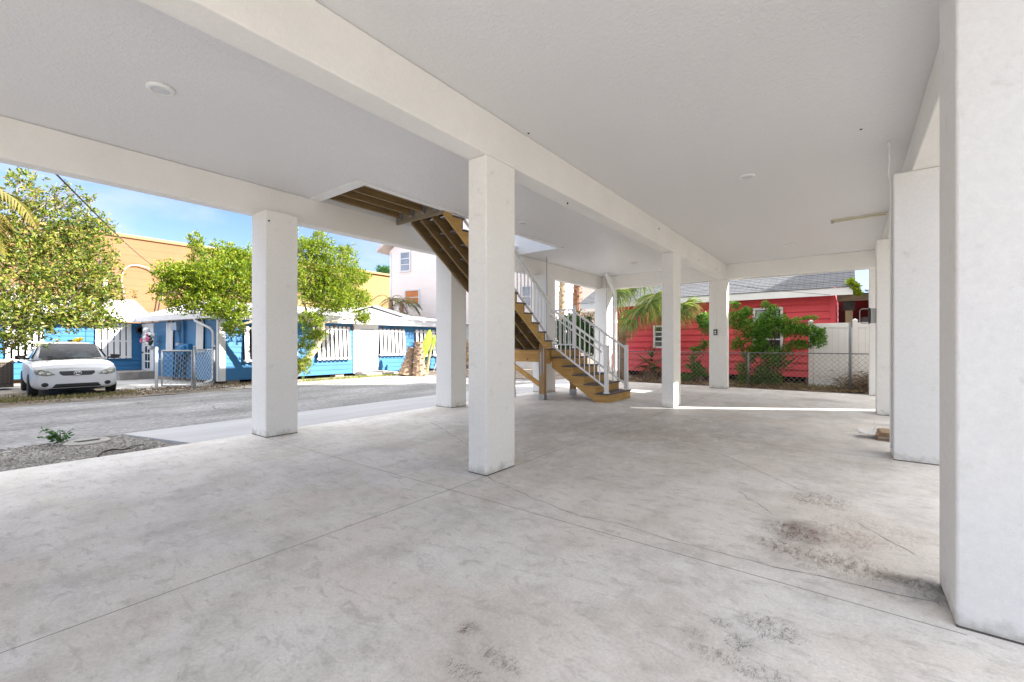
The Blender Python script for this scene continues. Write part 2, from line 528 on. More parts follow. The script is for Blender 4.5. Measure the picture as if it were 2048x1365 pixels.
sheet('ground', -400, 400, -400, 400, -.012, EARTH, step=40)
sheet('road', -15.2, -8.62, -60, 80, .0, ASPH, step=.6, edge=.12)
sheet('road_verge', -19.5, -15.15, -20, 5.6, .004, surf('dry verge soil', (.20, .17, .13), rough=.95, var=.5, vscale=1.4, bump=.9, bscale=24, fine=.5), step=.5, edge=.3)
sheet('dirt_yard', -17.75, -15.2, 5.9, 60, .003, surf('bleached sand', (.50, .45, .38), rough=.95, var=.25, vscale=.9, bump=.6, bscale=30, fine=.3), step=.5, edge=.35)
sheet('side_drive', -24.1, -16.4, 3.5, 6.1, .012, surf('old driveway concrete', (.42, .41, .39), rough=.85, var=.25, vscale=1.2, bump=.4, fine=.25), step=1)
sheet('gravel_bed', -8.6, -6.62, -30, 1.9, .006, GRAVEL, step=.4, edge=.05)

ap = MB()
ap.add([(-6.62, 2.02, -.3), (-8.58, 1.72, -.3), (-8.75, 30, -.3), (-6.62, 30, -.3), (-6.62, 2.02, -.012), (-8.58, 1.72, -.085), (-8.75, 30, -.085), (-6.62, 30, -.012)],
       [(3, 2, 1, 0), (4, 5, 6, 7), (0, 1, 5, 4), (1, 2, 6, 5), (2, 3, 7, 6), (3, 0, 4, 7)])
struct(ap.build('driveway', APRON, bevel=.006))
fl = MB(); fl.box(-6.6, 6.5, -9, 13.95, -.25, 0)
struct(fl.build('floor', FLOOR, bevel=.004))
struct(sheet('path_litter_bed', -60, 60, 13.95, 60, .02, surf('leaf litter soil', (.26, .21, .16), rough=.95, var=.45, vscale=2.2, bump=.9, bscale=22, fine=.5), step=30)).name = 'soil'

cr = MB()
def crack(pix, w=.004, jit=.012):
    pts = [on_z(x, y) for x, y in pix]
    dense = []
    for a, b in zip(pts[:-1], pts[1:]):
        n = max(2, int((b - a).length / .06))
        for i in range(n):
            q = a.lerp(b, i / n); dense.append(q + Vector((random.uniform(-jit, jit), random.uniform(-jit, jit), 0)))
    dense.append(pts[-1])
    for a, b in zip(dense[:-1], dense[1:]):
        d = (b - a).normalized(); s = Vector((-d.y, d.x, 0)) * w * random.uniform(.25, .7)
        z = Vector((0, 0, .0015))
        cr.add([a - s + z, b - s + z, b + s + z, a + s + z], [(0, 1, 2, 3)])
def road_crack(pix, w=.012):
    global on_z_
    pts = []
    for x, y in pix:
        q = on_z(x, y, -.12); q = on_z(x, y, gz(q.x)); pts.append(Vector((q.x, q.y, gz(q.x) + .004)))
    for a, b in zip(pts[:-1], pts[1:]):
        n = max(3, int((b - a).length / .15)); prev = a
        for i in range(1, n + 1):
            q = a.lerp(b, i / n) + Vector((random.uniform(-.04, .04), random.uniform(-.04, .04), 0)); d = (q - prev).normalized(); s = Vector((-d.y, d.x, 0)) * w * random.uniform(.4, 1)
            rc.add([prev - s, q - s, q + s, prev + s], [(0, 1, 2, 3)]); prev = q
rc = MB()
road_crack([(268, 803), (285, 810), (300, 808)]); road_crack([(400, 800), (418, 808), (428, 818), (470, 822), (500, 824)]); road_crack([(20, 838), (110, 826), (230, 812), (330, 800), (470, 790)], .018)
road_crack([(600, 800), (680, 792), (760, 786)]); road_crack([(0, 862), (60, 858), (150, 850)])
struct(rc.build('road_crack', surf('tar in cracks', (.10, .10, .10), rough=.9)))
crack([(976, 954), (1000, 967), (1050, 990), (1100, 1010), (1165, 1034), (1240, 1048), (1300, 1068), (1400, 1096), (1520, 1128), (1640, 1154), (1760, 1180), (1876, 1206)])
crack([(862, 845), (900, 868), (935, 890)], .006)
crack([(1046, 908), (1072, 899), (1100, 893)], .005)
crack([(1290, 868), (1370, 890), (1450, 912), (1550, 957), (1600, 980)], .005, .006)
crack([(1480, 985), (1520, 1012), (1545, 1030)], .004)
crack([(1700, 1040), (1760, 1072), (1830, 1110)], .004)
struct(cr.build('floor_crack', surf('dirt in cracks', (.10, .09, .08), rough=.95)))

# ------------------------------------------------------------------ the raised house we stand under
HS, HC = 3.045, 3.46
house = thing('raised_house', 'white stucco house raised on square columns over an open concrete carport', 'house', (-2.8, 5, 0))
def hp(mb, name, mat=STUCCO, bevel=.012, **k):
    return mb.build(name, mat, house, bevel=bevel, **k)
# ceiling with the stair opening left free
OU0, OU1, OV0, OV1 = -6.5, -5.29, 3.48, 8.72
c = MB()
for (x0, x1, y0, y1) in ((-6.69, OU0, -7.5, 13.7), (OU1, .9, -7.5, 13.7), (OU0, OU1, -7.5, OV0), (OU0, OU1, OV1, 13.7)):
    c.box(x0, x1, y0, y1, HC, HC + .18)
ce = hp(c, 'ceiling', CEIL, 0)
bm_ = bmesh.new(); bm_.from_mesh(ce.data); bmesh.ops.remove_doubles(bm_, verts=bm_.verts, dist=1e-4); bm_.to_mesh(ce.data); bm_.free()
# beams
def beam(x0, x1, y0, y1, z0=HS, z1=HC - .002):
    b = MB(); b.box(x0, x1, y0, y1, z0, z1); return hp(b, 'beam')
beam(-6.70, -6.51, -7.5, 13.9)
beam(-2.966, -2.726, -7.5, 13.40)
beam(.52, .95, -7.5, 13.9, 3.08)
beam(-6.505, .515, 13.40, 13.72)
beam(-6.505, .515, -7.5, -7.25)
# columns: stucco that is scuffed and splashed near the floor
def column_mat(name, col, bump, bscale):
    m = surf(name, col, rough=.88, var=.03, vscale=1.1, bump=bump, bscale=bscale, fine=.05)
    nt = m.node_tree; p = nt.nodes['Principled BSDF']; src = p.inputs['Base Color'].links[0].from_socket
    tc = N(nt, 'ShaderNodeTexCoord'); sx = N(nt, 'ShaderNodeSeparateXYZ'); L(nt, tc.outputs['Object'], sx.inputs[0])
    n = N(nt, 'ShaderNodeTexNoise', Scale=7.0, Detail=8.0, Roughness=.7); L(nt, tc.outputs['Object'], n.inputs['Vector'])
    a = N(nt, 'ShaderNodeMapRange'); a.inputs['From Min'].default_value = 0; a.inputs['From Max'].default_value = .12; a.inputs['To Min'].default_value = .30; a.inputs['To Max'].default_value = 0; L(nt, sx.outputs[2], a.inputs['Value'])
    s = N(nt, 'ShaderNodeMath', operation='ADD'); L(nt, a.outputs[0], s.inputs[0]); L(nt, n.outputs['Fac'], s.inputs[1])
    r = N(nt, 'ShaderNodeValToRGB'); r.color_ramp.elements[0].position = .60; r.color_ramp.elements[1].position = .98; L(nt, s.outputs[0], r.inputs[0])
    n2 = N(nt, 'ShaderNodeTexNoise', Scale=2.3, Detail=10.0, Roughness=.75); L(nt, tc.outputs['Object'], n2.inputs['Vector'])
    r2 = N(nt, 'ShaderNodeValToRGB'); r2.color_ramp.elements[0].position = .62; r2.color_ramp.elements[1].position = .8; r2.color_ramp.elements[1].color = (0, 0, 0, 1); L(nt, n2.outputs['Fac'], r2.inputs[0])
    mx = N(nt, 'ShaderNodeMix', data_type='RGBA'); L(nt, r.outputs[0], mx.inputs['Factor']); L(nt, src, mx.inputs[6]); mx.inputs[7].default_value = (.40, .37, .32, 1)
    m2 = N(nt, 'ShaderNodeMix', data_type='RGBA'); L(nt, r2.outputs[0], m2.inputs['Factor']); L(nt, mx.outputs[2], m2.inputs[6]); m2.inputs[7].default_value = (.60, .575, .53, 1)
    L(nt, m2.outputs[2], p.inputs['Base Color']); return m
STUCCO = column_mat('scuffed white stucco', (.83, .82, .79), .35, 90)
STUCCO_ROUGH = column_mat('pitted white stucco', (.82, .815, .80), .6, 240)
def column(x0, x1, y0, y1, top=HS, mat=STUCCO):
    b = MB(); b.box(x0, x1, y0, y1, .004, top - .002); o = hp(b, 'column', mat, bevel=.014, seg=3)
    j = MB(); j.box(x0 + .004, x1 - .004, y0 + .004, y1 - .004, -.002, .012); j.build('base_joint', surf('dirt in cracks', (.10, .09, .08), rough=.95), o); return o
for v in (2.69, 6.13, 9.54, 13.07):
    column(-6.60, -6.17, v, v + .432)
for v in (3.171, 8.75):
    column(-2.960, -2.7245, v, v + .451)
column(-3.19, -2.722, 13.42, 13.68)
for v in (2.741, 6.271, 10.07, 13.72):
    column(.370, .81, v, v + .453, 3.08, STUCCO_ROUGH)
column(-6.60, -6.17, -1.2, -.77); column(.370, .81, -1.2, -.75, 3.08, STUCCO_ROUGH)
# trim round the stair opening
t = MB()
w = .075
for (x0, x1, y0, y1) in ((OU0 - .005, OU1 + .05, OV0 - .02, OV0 + .15), (OU1 - .045, OU1 + .05, OV0 + .15, OV1 - .004), (OU0 - .005, OU1 + w, OV1 - .004, OV1 + w)):
    t.box(x0, x1, y0, y1, HC - .022, HC + .16)
hp(t, 'stairwell_trim', PAINT_W, .004)
# stairwell lining and the deck framing seen through the opening
st = MB(); st.box(OU1 - .003, OU1 + .018, OV0, OV1, HC + .162, 4.6); st.box(-7.0, OU1, OV1 + .01, OV1 + .10, HC + .181, 5.2)
hp(st, 'stairwell_wall', PAINT_W, 0)
# upper storey
u = MB()
u.box(-5.25, .95, -7.5, 14.0, HC + .19, 7.9)
hp(u, 'upper_storey', surf('upper storey siding', (.70, .72, .72), rough=.7, var=.05), 0)
rf = MB(); rf.add([(-7.05, -8.0, 7.95), (1.5, -8.0, 7.95), (1.5, 14.5, 7.95), (-7.05, 14.5, 7.95), (-2.8, 1.0, 9.6), (-2.8, 9.8, 9.6)],
                  [(0, 3, 2, 1), (0, 1, 4), (1, 2, 5, 4), (2, 3, 5), (3, 0, 4, 5)])
hp(rf, 'roof', surf('upper roof shingles', (.20, .20, .21), rough=.9, var=.2), 0)
d = MB(); d.box(-6.69, OU1, -7.5, 3.4, HC + .19, HC + .30); d.box(-6.69, OU1, 8.82, 14.0, HC + .19, HC + .30)
hp(d, 'porch_deck', surf('porch deck board', (.35, .33, .31), rough=.7, var=.2), 0)
# rainwater pipe at the far left corner, bent in from the ceiling
dp = MB()
dp.tube([(-6.05, 12.75, HC - .01), (-6.02, 12.85, 3.30), (-5.86, 13.0, 2.86), (-5.86, 13.02, 2.7), (-5.86, 13.02, .03)], .055, 12)
for z in (2.6, 1.9, .4):
    dp.lathe([(.063, z), (.063, z + .08)], (-5.86, 13.02, 0), 12)
hp(dp, 'downpipe', PAINT_W, 0, smooth=False)
for pts_ in ([(-6.16, 12.9, HC - .01), (-6.165, 13.04, 3.2), (-6.165, 13.055, 1.5), (-6.165, 13.055, .02)], [(-6.155, 9.52, HC - .01), (-6.155, 9.525, 3.0), (-6.155, 9.53, 2.6), (-6.155, 9.53, 1.2)]):
    cb = MB(); cb.tube(pts_, .009, 6); hp(cb, 'cable', GREYP, 0)
# conduit down the near right-hand column
cd = MB()
cd.tube([(.34, 6.33, HC - .005), (.345, 6.34, 3.25), (.335, 6.36, 3.12), (.358, 6.40, 3.0), (.358, 6.42, .1)], .010, 8)
cd.lathe([(.02, 0), (.02, .04)], (.34, 6.33, HC - .06), 10)
hp(cd, 'conduit', PAINT_W, 0)

# fixing holes left in the stucco
for (x, y, pl) in ((1057, 267, 'c'), (1318, 458, 'b'), (1398, 521, 'b'), (1433, 538, 'b'), (1135, 407, 'b'), (538, 442, 'l'), (1722, 259, 'c'), (1717, 502, 'f')):
    if pl == 'c': q = on_z(x, y, HC - .001)
    elif pl == 'b': q = on_x(x, y, -2.721)
    elif pl == 'l': q = on_x(x, y, -6.166)
    else: q = on_y(x, y, 13.395)
    fx = MB(); fx.lathe([(.012, -.004), (.012, .004)], q, 8, 'z' if pl == 'c' else ('y' if pl == 'f' else 'x')); hp(fx, 'anchor_hole', DARK, 0)

# ---------------------------------------------------------------- ceiling lights
def make_light(label, loc):
    t = thing('ceiling_light', label, 'ceiling light', loc, 'round ceiling lights under the house')
    b = MB(); b.lathe([(.105, .0), (.105, -.012), (.09, -.024), (.066, -.028), (.064, -.018)], loc, 28)
    b.build('trim_ring', PAINT_W, t, smooth=True)
    b = MB(); b.lathe([(.064, -.012), (.062, -.023), (.045, -.027), (.0, -.028)], loc, 24)
    b.build('lens', surf('frosted lens', (.62, .63, .66), rough=.35, var=.04), t, smooth=True)
    return t
z0 = HC - .001
l0 = make_light('round white ceiling light nearest the road, left of the long middle beam', (-4.73, 1.2, z0))
dup(l0, (-4.72, 6.52, z0), 'round white ceiling light beside the stair opening, just right of the near column')
dup(l0, (-4.68, 11.6, z0), 'round white ceiling light at the far end, above the foot of the stairs')
dup(l0, (-1.08, 6.5, z0), 'round white ceiling light in the middle of the right hand ceiling bay')
dup(l0, (-1.06, 11.6, z0), 'small round white ceiling light in the right hand bay close to the far beam')

# tube light
a, b_ = Vector((-.28, 9.74, HC)), Vector((.50, 9.70, HC))
tl = thing('tube_light', 'slim yellowed fluorescent tube fitting across the ceiling near the right columns', 'tube light', a)
m = MB(); m.bar(a - Vector((0, 0, .012)), b_ - Vector((0, 0, .012)), .05, .022); m.build('batten', surf('aged white enamel', (.70, .66, .52), rough=.4), tl, bevel=.003)
m = MB(); m.tube([a + Vector((.05, 0, -.042)), b_ + Vector((-.02, 0, -.042))], .014, 10); m.build('tube', surf('unlit tube glass', (.72, .68, .5), rough=.2), tl, smooth=True)
m = MB(); m.box(a.x + .01, a.x + .05, a.y - .022, a.y + .022, HC - .065, HC - .023); m.build('end_cap', GREYP, tl, bevel=.003)

# weatherproof outlet on the third right-hand column
q = on_x(1770, 632, .36)
ob = thing('outlet_box', 'grey weatherproof outlet box with open clear cover on a right hand column', 'outlet box', (.37, 10.07, 1.45))
m = MB(); m.box(.29, .37, 10.12, 10.26, 1.62, 1.88); m.build('housing', surf('outlet grey', (.42, .42, .41), rough=.45), ob, bevel=.01)
m = MB(); m.box(.262, .288, 10.10, 10.28, 1.61, 1.89); m.build('gasket', BLACK, ob, bevel=.006)
m = MB(); m.tube([(.26, 10.11, 1.62), (.17, 10.11, 1.62), (.14, 10.11, 1.65), (.14, 10.11, 1.85), (.17, 10.11, 1.88), (.26, 10.11, 1.88)], .006, 6); m.tube([(.26, 10.27, 1.62), (.17, 10.27, 1.62), (.14, 10.27, 1.65), (.14, 10.27, 1.85), (.17, 10.27, 1.88), (.26, 10.27, 1.88)], .006, 6)
for z in (1.65, 1.85): m.bar((.14, 10.11, z), (.14, 10.27, z), .008, .008)
m.build('cover', GREYP, ob)

# switch box and conduit on the far middle column
sw = thing('switch_box', 'small metal outlet box under a thin conduit on the far wide column', 'switch box', (-2.9, 13.42, 1.6))
sq = on_y(1432, 665, 13.41)
m = MB(); m.box(sq.x - .06, sq.x + .05, 13.355, 13.418, sq.z - .085, sq.z + .085); m.build('box', GALV, sw, bevel=.005)
m = MB(); m.box(sq.x - .045, sq.x + .035, 13.345, 13.354, sq.z - .07, sq.z + .07); m.build('cover_plate', DARK, sw, bevel=.003)
m = MB(); m.lathe([(.022, -.004), (.022, .004)], (sq.x - .005, 13.341, sq.z + .02), 12, 'y'); m.lathe([(.022, -.004), (.022, .004)], (sq.x - .005, 13.341, sq.z - .03), 12, 'y'); m.build('socket', PAINT_W, sw)
m = MB(); m.tube([(sq.x - .01, 13.40, sq.z + .085), (sq.x - .01, 13.40, 3.04)], .011, 8); m.build('conduit', PAINT_W, sw)
# ------------------------------------------------------------------ staircase
PINE_X = wood('yellow pine along u', (.56, .33, .10), (.40, .21, .06), 0)
PINE_Y = wood('yellow pine along v', (.54, .34, .11), (.38, .22, .07), 1)
PINE_Z = wood('brown treated post', (.40, .25, .11), (.26, .15, .06), 2)
GREENW = wood('green treated timber', (.235, .15, .058), (.13, .09, .04), 1)
DKW = wood('dark riser wood with shade', (.12, .085, .04), (.07, .05, .028), 0)  # dark wood, deepened further for the shade under the flight
TREAD = surf('charcoal composite tread', (.115, .10, .098), rough=.7, var=.15, vscale=6, bump=.2)
stair = thing('staircase', 'wooden L shaped staircase with white metal railings, climbing through the ceiling opening', 'staircase', (-5.0, 8.6, 0))
def sp(mb, name, mat, bevel=.004, **k):
    return mb.build(name, mat, stair, bevel=bevel, **k)
# lower flight: rises towards -u
VN0, VN1 = 8.65, 9.86
noses = [-4.06, -4.345, -4.62, -4.90, -5.17]
zs = [.19, .375, .565, .755, .945]
for i, (nu, z) in enumerate(zip(noses, zs)):
    nxt = noses[i + 1] if i < 4 else -5.45
    m = MB(); m.box(nxt - .005 if i < 4 else nxt, nu + .02, VN0 - .025, VN1 + .025, z - .028, z); sp(m, 'tread', TREAD)
    m = MB(); m.box(nu - .03, nu, VN0 + .002, VN1 - .002, (zs[i - 1] if i else 0) + .001, z - .029); sp(m, 'riser', PINE_Y)
m = MB(); m.box(-5.48, -5.45, VN0 + .002, VN1 - .002, .947, 1.10); sp(m, 'riser', PINE_Y)
def stringer_low(v0, v1):
    top = [(-4.06 - .031, 0.0)]
    pts = []
    for i, (nu, z) in enumerate(zip(noses, zs)):
        pts.append((nu - .031, (zs[i - 1] - .029) if i else 0.001))
        pts.append((nu - .031, z - .029))
    pts.append((-5.45, zs[-1] - .029))
    pts.append((-5.45, .70)); pts.append((-4.36, .001))
    m = MB(); m.prism([(p[0], v0, p[1]) for p in pts], (0, v1 - v0, 0)); return m
sp(stringer_low(VN0, VN0 + .04), 'stringer', PINE_X)
sp(stringer_low(9.22, 9.26), 'stringer', PINE_X)
sp(stringer_low(VN1 - .04, VN1), 'stringer', PINE_X)
# landing
LZ = 1.14
m = MB()
k = 0
x = -6.47
while x < -5.5:
    m.box(x, x + .135, 8.33, 9.86, LZ - .028, LZ); x += .142
sp(m, 'landing_deck', TREAD, .002)
def beamy(x0, x1, y0, y1, z0, z1, mat): m = MB(); m.box(x0, x1, y0, y1, z0, z1); sp(m, 'landing_beam', mat)
beamy(-6.50, -5.55, 8.30, 8.345, .84, LZ - .03, PINE_X)
beamy(-6.50, -5.55, 9.81, 9.855, .84, LZ - .03, PINE_X)
beamy(-5.545, -5.50, 8.40, 9.80, .84, LZ - .03, PINE_Y)
beamy(-6.50, -6.455, 8.35, 9.80, .84, LZ - .03, PINE_Y)
beamy(-5.54, -5.455, 8.44, 8.62, .80, .89, PINE_X)
for (px, py) in ((-5.54, 8.25), (-5.54, 9.62), (-6.42, 8.27), (-6.42, 9.62)):
    m = MB(); m.box(px, px + .135, py, py + .1, .03, LZ - .03 if py > 9 or px < -6 else 1.26); sp(m, 'post', PINE_Z, .006)
    m = MB(); m.box(px - .006, px + .141, py - .006, py + .106, 0, .13); sp(m, 'post_base', GALV, .003)
m = MB(); m.box(-5.505, -5.470, 8.243, 8.247, .55, 1.07); m.box(-5.42, -5.40, 8.243, 8.247, .6, 1.27); sp(m, 'strap', GALV, 0)
m = MB(); m.bar((-6.36, 8.31, .78), (-5.5, 8.31, .30), .045, .10); sp(m, 'brace', PINE_X)
# upper flight: rises towards -v
UX0, UX1 = -6.15, -5.31
un = [(8.45 - .26 * k, 1.33 + .19 * k) for k in range(12)]
for i, (nv, z) in enumerate(un):
    m = MB(); m.box(UX0 - .01, UX1 + .02, nv - .285, nv + .0, z - .028, z); sp(m, 'tread', TREAD)
    m = MB(); m.box(UX0 + .002, UX1 - .002, nv - .055, nv - .026, z - .19, z - .029); sp(m, 'riser', DKW)
m = MB(); m.box(UX0 + .002, UX1 - .002, 5.33 - .055, 5.33 - .026, un[-1][1] + .001, 3.613); sp(m, 'riser', DKW)
def stringer_up(u0, u1, low=0.0):
    pts = []
    for i, (nv, z) in enumerate(un):
        zb = (un[i - 1][1] - .029) if i else LZ + .001
        pts.append((nv - .056, zb)); pts.append((nv - .056, z - .029))
    lv, lz = 5.118, 3.608
    pts.append((un[-1][0] - .285, un[-1][1] - .029)); pts.append((un[-1][0] - .285, lz)); pts.append((lv, lz))
    s = .19 / .26
    bot = lambda v: LZ + (8.19 - low - v) * s
    pts.append((lv, bot(lv))); pts.append((8.19 - low, LZ + .001))
    m = MB(); m.prism([(u0, p[0], p[1]) for p in pts], (u1 - u0, 0, 0)); return m
sp(stringer_up(UX1 - .04, UX1), 'stringer', PINE_Y)
sp(stringer_up(-5.63, -5.59, .0), 'stringer', GREENW)
sp(stringer_up(-5.90, -5.86, .02), 'stringer', GREENW)
sp(stringer_up(UX0, UX0 + .04, .04), 'stringer', GREENW)
# header and upper landing joists seen through the opening
m = MB(); m.box(-6.495, -5.31, 5.07, 5.115, 3.39, 3.60); sp(m, 'header', wood('header timber', (.27, .22, .15), (.19, .15, .10), 0))
for ux in (-6.35, -6.05, -5.75, -5.46):
    m = MB(); m.box(ux, ux + .042, 3.50, 5.065, 3.47, 3.61); sp(m, 'joist', GREENW)
    m = MB(); m.box(ux - .012, ux + .054, 5.0, 5.063, 3.45, 3.58); sp(m, 'joist_hanger', GALV, .002)
m = MB()
y = 3.40
while y < 5.25:
    m.box(-6.50, -5.31, y, y + .135, 3.615, 3.645); y += .141
sp(m, 'upper_landing', wood('underside of deck boards', (.22, .16, .09), (.13, .10, .05), 0), .002)

# railings
def rail(pa, pb, za, zb, ba, bb, name='railing', cap=.05):
    """railing panel between two plan points; za/zb top heights, ba/bb bottom-rail heights"""
    A, B = Vector((pa[0], pa[1], 0)), Vector((pb[0], pb[1], 0))
    m = MB()
    m.bar(A + Vector((0, 0, za - .02)), B + Vector((0, 0, zb - .02)), cap, .04)
    m.bar(A + Vector((0, 0, ba)), B + Vector((0, 0, bb)), .035, .035)
    n = max(2, int(round((B - A).length / .125)))
    for i in range(1, n):
        t = i / n; P = A.lerp(B, t)
        m.box(P.x - .0095, P.x + .0095, P.y - .0095, P.y + .0095, ba + (bb - ba) * t, za + (zb - za) * t - .03)
    return sp(m, name, METAL_W, 0)
def newel(x, y, z0, z1):
    m = MB(); m.box(x - .038, x + .038, y - .038, y + .038, z0, z1); m.box(x - .046, x + .046, y - .046, y + .046, z1 - .012, z1 + .012)
    m.lathe([(.075, z0), (.075, z0 + .01), (.05, z0 + .022)], (x, y, 0), 16)
    sp(m, 'newel_post', METAL_W, .003)
newel(-4.13, 8.73, .192, 1.21); newel(-4.13, 9.78, .192, 1.21)
newel(-5.50, 9.78, LZ + .002, 2.20)
s_ = (.187 / .28)
rail((-4.17, 8.73), (-5.50, 8.73), 1.19, 1.19 + 1.33 * s_, .33, .33 + 1.33 * s_)
rail((-4.17, 9.78), (-5.46, 9.78), 1.19, 1.19 + 1.29 * s_, .33, .33 + 1.29 * s_)
rail((-5.54, 9.78), (-6.46, 9.78), 2.13, 2.13, LZ + .09, LZ + .09)
s2 = .19 / .26
rail((-5.335, 8.42), (-5.335, 5.4), 2.16, 2.16 + 3.02 * s2, 1.36, 1.36 + 3.02 * s2)
# round grab rails on brackets
m = MB(); m.tube([(-4.20, 8.66, 1.07), (-5.35, 8.66, 1.07 + 1.15 * s_), (-5.47, 8.66, 1.13 + 1.2 * s_), (-5.50, 8.68, 1.06 + 1.2 * s_)], .017, 10); sp(m, 'grab_rail', METAL_W, 0, smooth=True)
m = MB()
for k in range(9):
    t = k / 8; p = Vector((-5.28, 8.3 - 2.7 * t, 2.06 + 2.7 * t * s2))
    m.bar(p, p + Vector((-.05, 0, .05)), .014, .02)
m.tube([(-5.275, 8.38, 2.01), (-5.275, 5.5, 2.01 + 2.88 * s2)], .017, 10); sp(m, 'grab_rail', METAL_W, 0, smooth=False)

# ------------------------------------------------------------------ flattened boxes beside the right-hand column
CARD = surf('brown cardboard', (.36, .25, .16), rough=.9, var=.2, vscale=8)
CARD2 = surf('grey cardboard', (.52, .47, .42), rough=.9, var=.2, vscale=8)
base = on_z(1775, 884)
specs = [(0, .006, .0, 'flattened brown cardboard box at the bottom of the small pile beside the right column', CARD),
         (.02, .028, .12, 'flattened cardboard box second from the bottom of the small pile by the column', CARD2),
         (-.02, .055, -.1, 'brown flattened box lying third in the small pile by the right column', CARD),
         (.03, .085, .05, 'flattened brown box on top of the small pile beside the right column', CARD)]
for dx, z, rz, lab, mt in specs:
    m = MB()
    for k in range(3):
        m.obox((base.x - .11 + dx + .01 * k, base.y + .02, z + .008 * k), (.42 * math.cos(rz), .42 * math.sin(rz), .004 * k), (-.38 * math.sin(rz), .38 * math.cos(rz), 0), (0, 0, .006))
    o = m.build('flattened_box', mt); tag(o, lab, 'cardboard', 'cardboard pile by the right column')
m = MB()
q = base + Vector((-.27, .06, .0))
for k in range(3):
    m.add([(q.x - .02, q.y + .0, .085 - .01 * k), (q.x + .2, q.y + .02, .012 + .02 * k), (q.x + .2, q.y + .30, .014 + .02 * k), (q.x - .02, q.y + .28, .10 - .012 * k),
           (q.x - .02, q.y + .0, .089 - .01 * k), (q.x + .2, q.y + .02, .016 + .02 * k), (q.x + .2, q.y + .30, .018 + .02 * k), (q.x - .02, q.y + .28, .104 - .012 * k)],
          [(0, 1, 2, 3), (7, 6, 5, 4), (0, 4, 5, 1), (1, 5, 6, 2), (2, 6, 7, 3), (3, 7, 4, 0)])
m.tube([(q.x + .13, q.y + .1, .1), (q.x + .16, q.y + .12, .16), (q.x + .15, q.y + .16, .21)], .006, 5)
tag(m.build('paper_bundle', surf('white paper', (.66, .66, .66), rough=.8, var=.15)), 'curled white papers leaning on the flattened boxes', 'paper')

# ------------------------------------------------------------------ things in the gravel bed
q = on_z(175, 881, -.06)
ml = thing('meter_cover', 'oval concrete meter box lid with two slots, set in the gravel', 'meter cover', q)
m = MB(); m.lathe([(.24, -.05), (.24, -.012), (.22, -.002), (.19, .0), (.18, -.004)], q, 28); m.build('ring', surf('cast concrete', (.38, .36, .33), rough=.9, var=.2, vscale=6, bump=.4), ml)
m = MB(); m.lathe([(.178, -.03), (.178, -.002)], q, 26); m.build('lid', surf('cast lid', (.33, .32, .30), rough=.9, var=.25, vscale=6, bump=.4), ml)
m = MB(); m.box(q.x - .02, q.x + .015, q.y - .13, q.y + .13, q.z - .001, q.z + .002); m.box(q.x + .05, q.x + .08, q.y - .11, q.y + .11, q.z - .001, q.z + .002); m.build('slot', DARK, ml)
q = on_z(215, 908, -.06)
m = MB(); pts = [on_z(196, 913, -.04), on_z(205, 905, -.03), on_z(225, 899, -.02), on_z(245, 900, -.03), on_z(262, 897, -.01), on_z(275, 893, -.03)]
m.tube(pts, [.010, .011, .010, .008, .007, .003], 6)
m.tube([pts[3], pts[3] + Vector((.05, .1, .04)), pts[3] + Vector((.03, .2, .03))], .005, 5)
tag(m.build('twig', surf('dead twig bark', (.07, .055, .045), rough=.9)), 'dark curved twig lying on the gravel beside the slab', 'twig')

def weed(loc, h, n, label, mat, spread=.22, name='weed'):
    t = thing(name, label, 'weed', loc)
    m = MB(); V, Q = [], []
    P, D = [], []
    for k in range(n):
        a = random.uniform(0, 2 * PI); hh = h * random.uniform(.35, 1); sp_ = spread * random.uniform(.3, 1)
        tip = Vector(loc) + Vector((math.cos(a) * sp_, math.sin(a) * sp_, hh))
        mid = Vector(loc).lerp(tip, .5) + Vector((0, 0, hh * .15))
        m.tube([loc, mid, tip], [.005, .004, .002], 4)
        for j in range(9):
            s = random.uniform(.15, 1); p = Vector(loc).lerp(tip, s)
            P.append(p); D.append((math.cos(a) + random.gauss(0, .8), math.sin(a) + random.gauss(0, .8), random.gauss(.3, .5)))
    m.build('stem', surf('weed stem', (.12, .16, .05), rough=.8), t)
    v, q = leaf_quads(np.array(P), np.array(D), .06, .03)
    np_mesh('leaves', v, q, mat, t)
    return t
WEED = leaf('weed leaves', [(.03, .10, .02), (.06, .19, .04), (.10, .26, .06)])
weed(on_z(122, 884, -.06), .20, 14, 'small green weed sprouting in the gravel beside the road', WEED)

# stones: loose shell over the gravel bed, nobody could count it
n = 6500
uu = rng.uniform(-8.6, -6.63, n); vv = rng.uniform(-.2, 1.85, n)
sz = rng.gamma(2.0, .0032, n) + .003
ov = np.array([(1, 0, 0), (0, 1, 0), (-1, 0, 0), (0, -1, 0), (0, 0, .8), (0, 0, -.5)])
of = np.array([(0, 1, 4), (1, 2, 4), (2, 3, 4), (3, 0, 4)])
zz = np.array([gz(x) for x in uu])
V = ov[None] * sz[:, None, None] * rng.uniform(.5, 1.3, (n, 1, 3)) + np.stack([uu, vv, zz + .008], 1)[:, None, :] + rng.normal(size=(n, 6, 3)) * sz[:, None, None] * .2
Q = (of[None] + (np.arange(n) * 6)[:, None, None]).reshape(-1, 3)
struct(np_mesh('gravel', V.reshape(-1, 3), Q, leaf('shell stones', [(.20, .185, .17), (.28, .265, .245), (.40, .385, .36), (.12, .105, .09), (.20, .17, .135)], trans=0, rough=.9)), 'stuff')
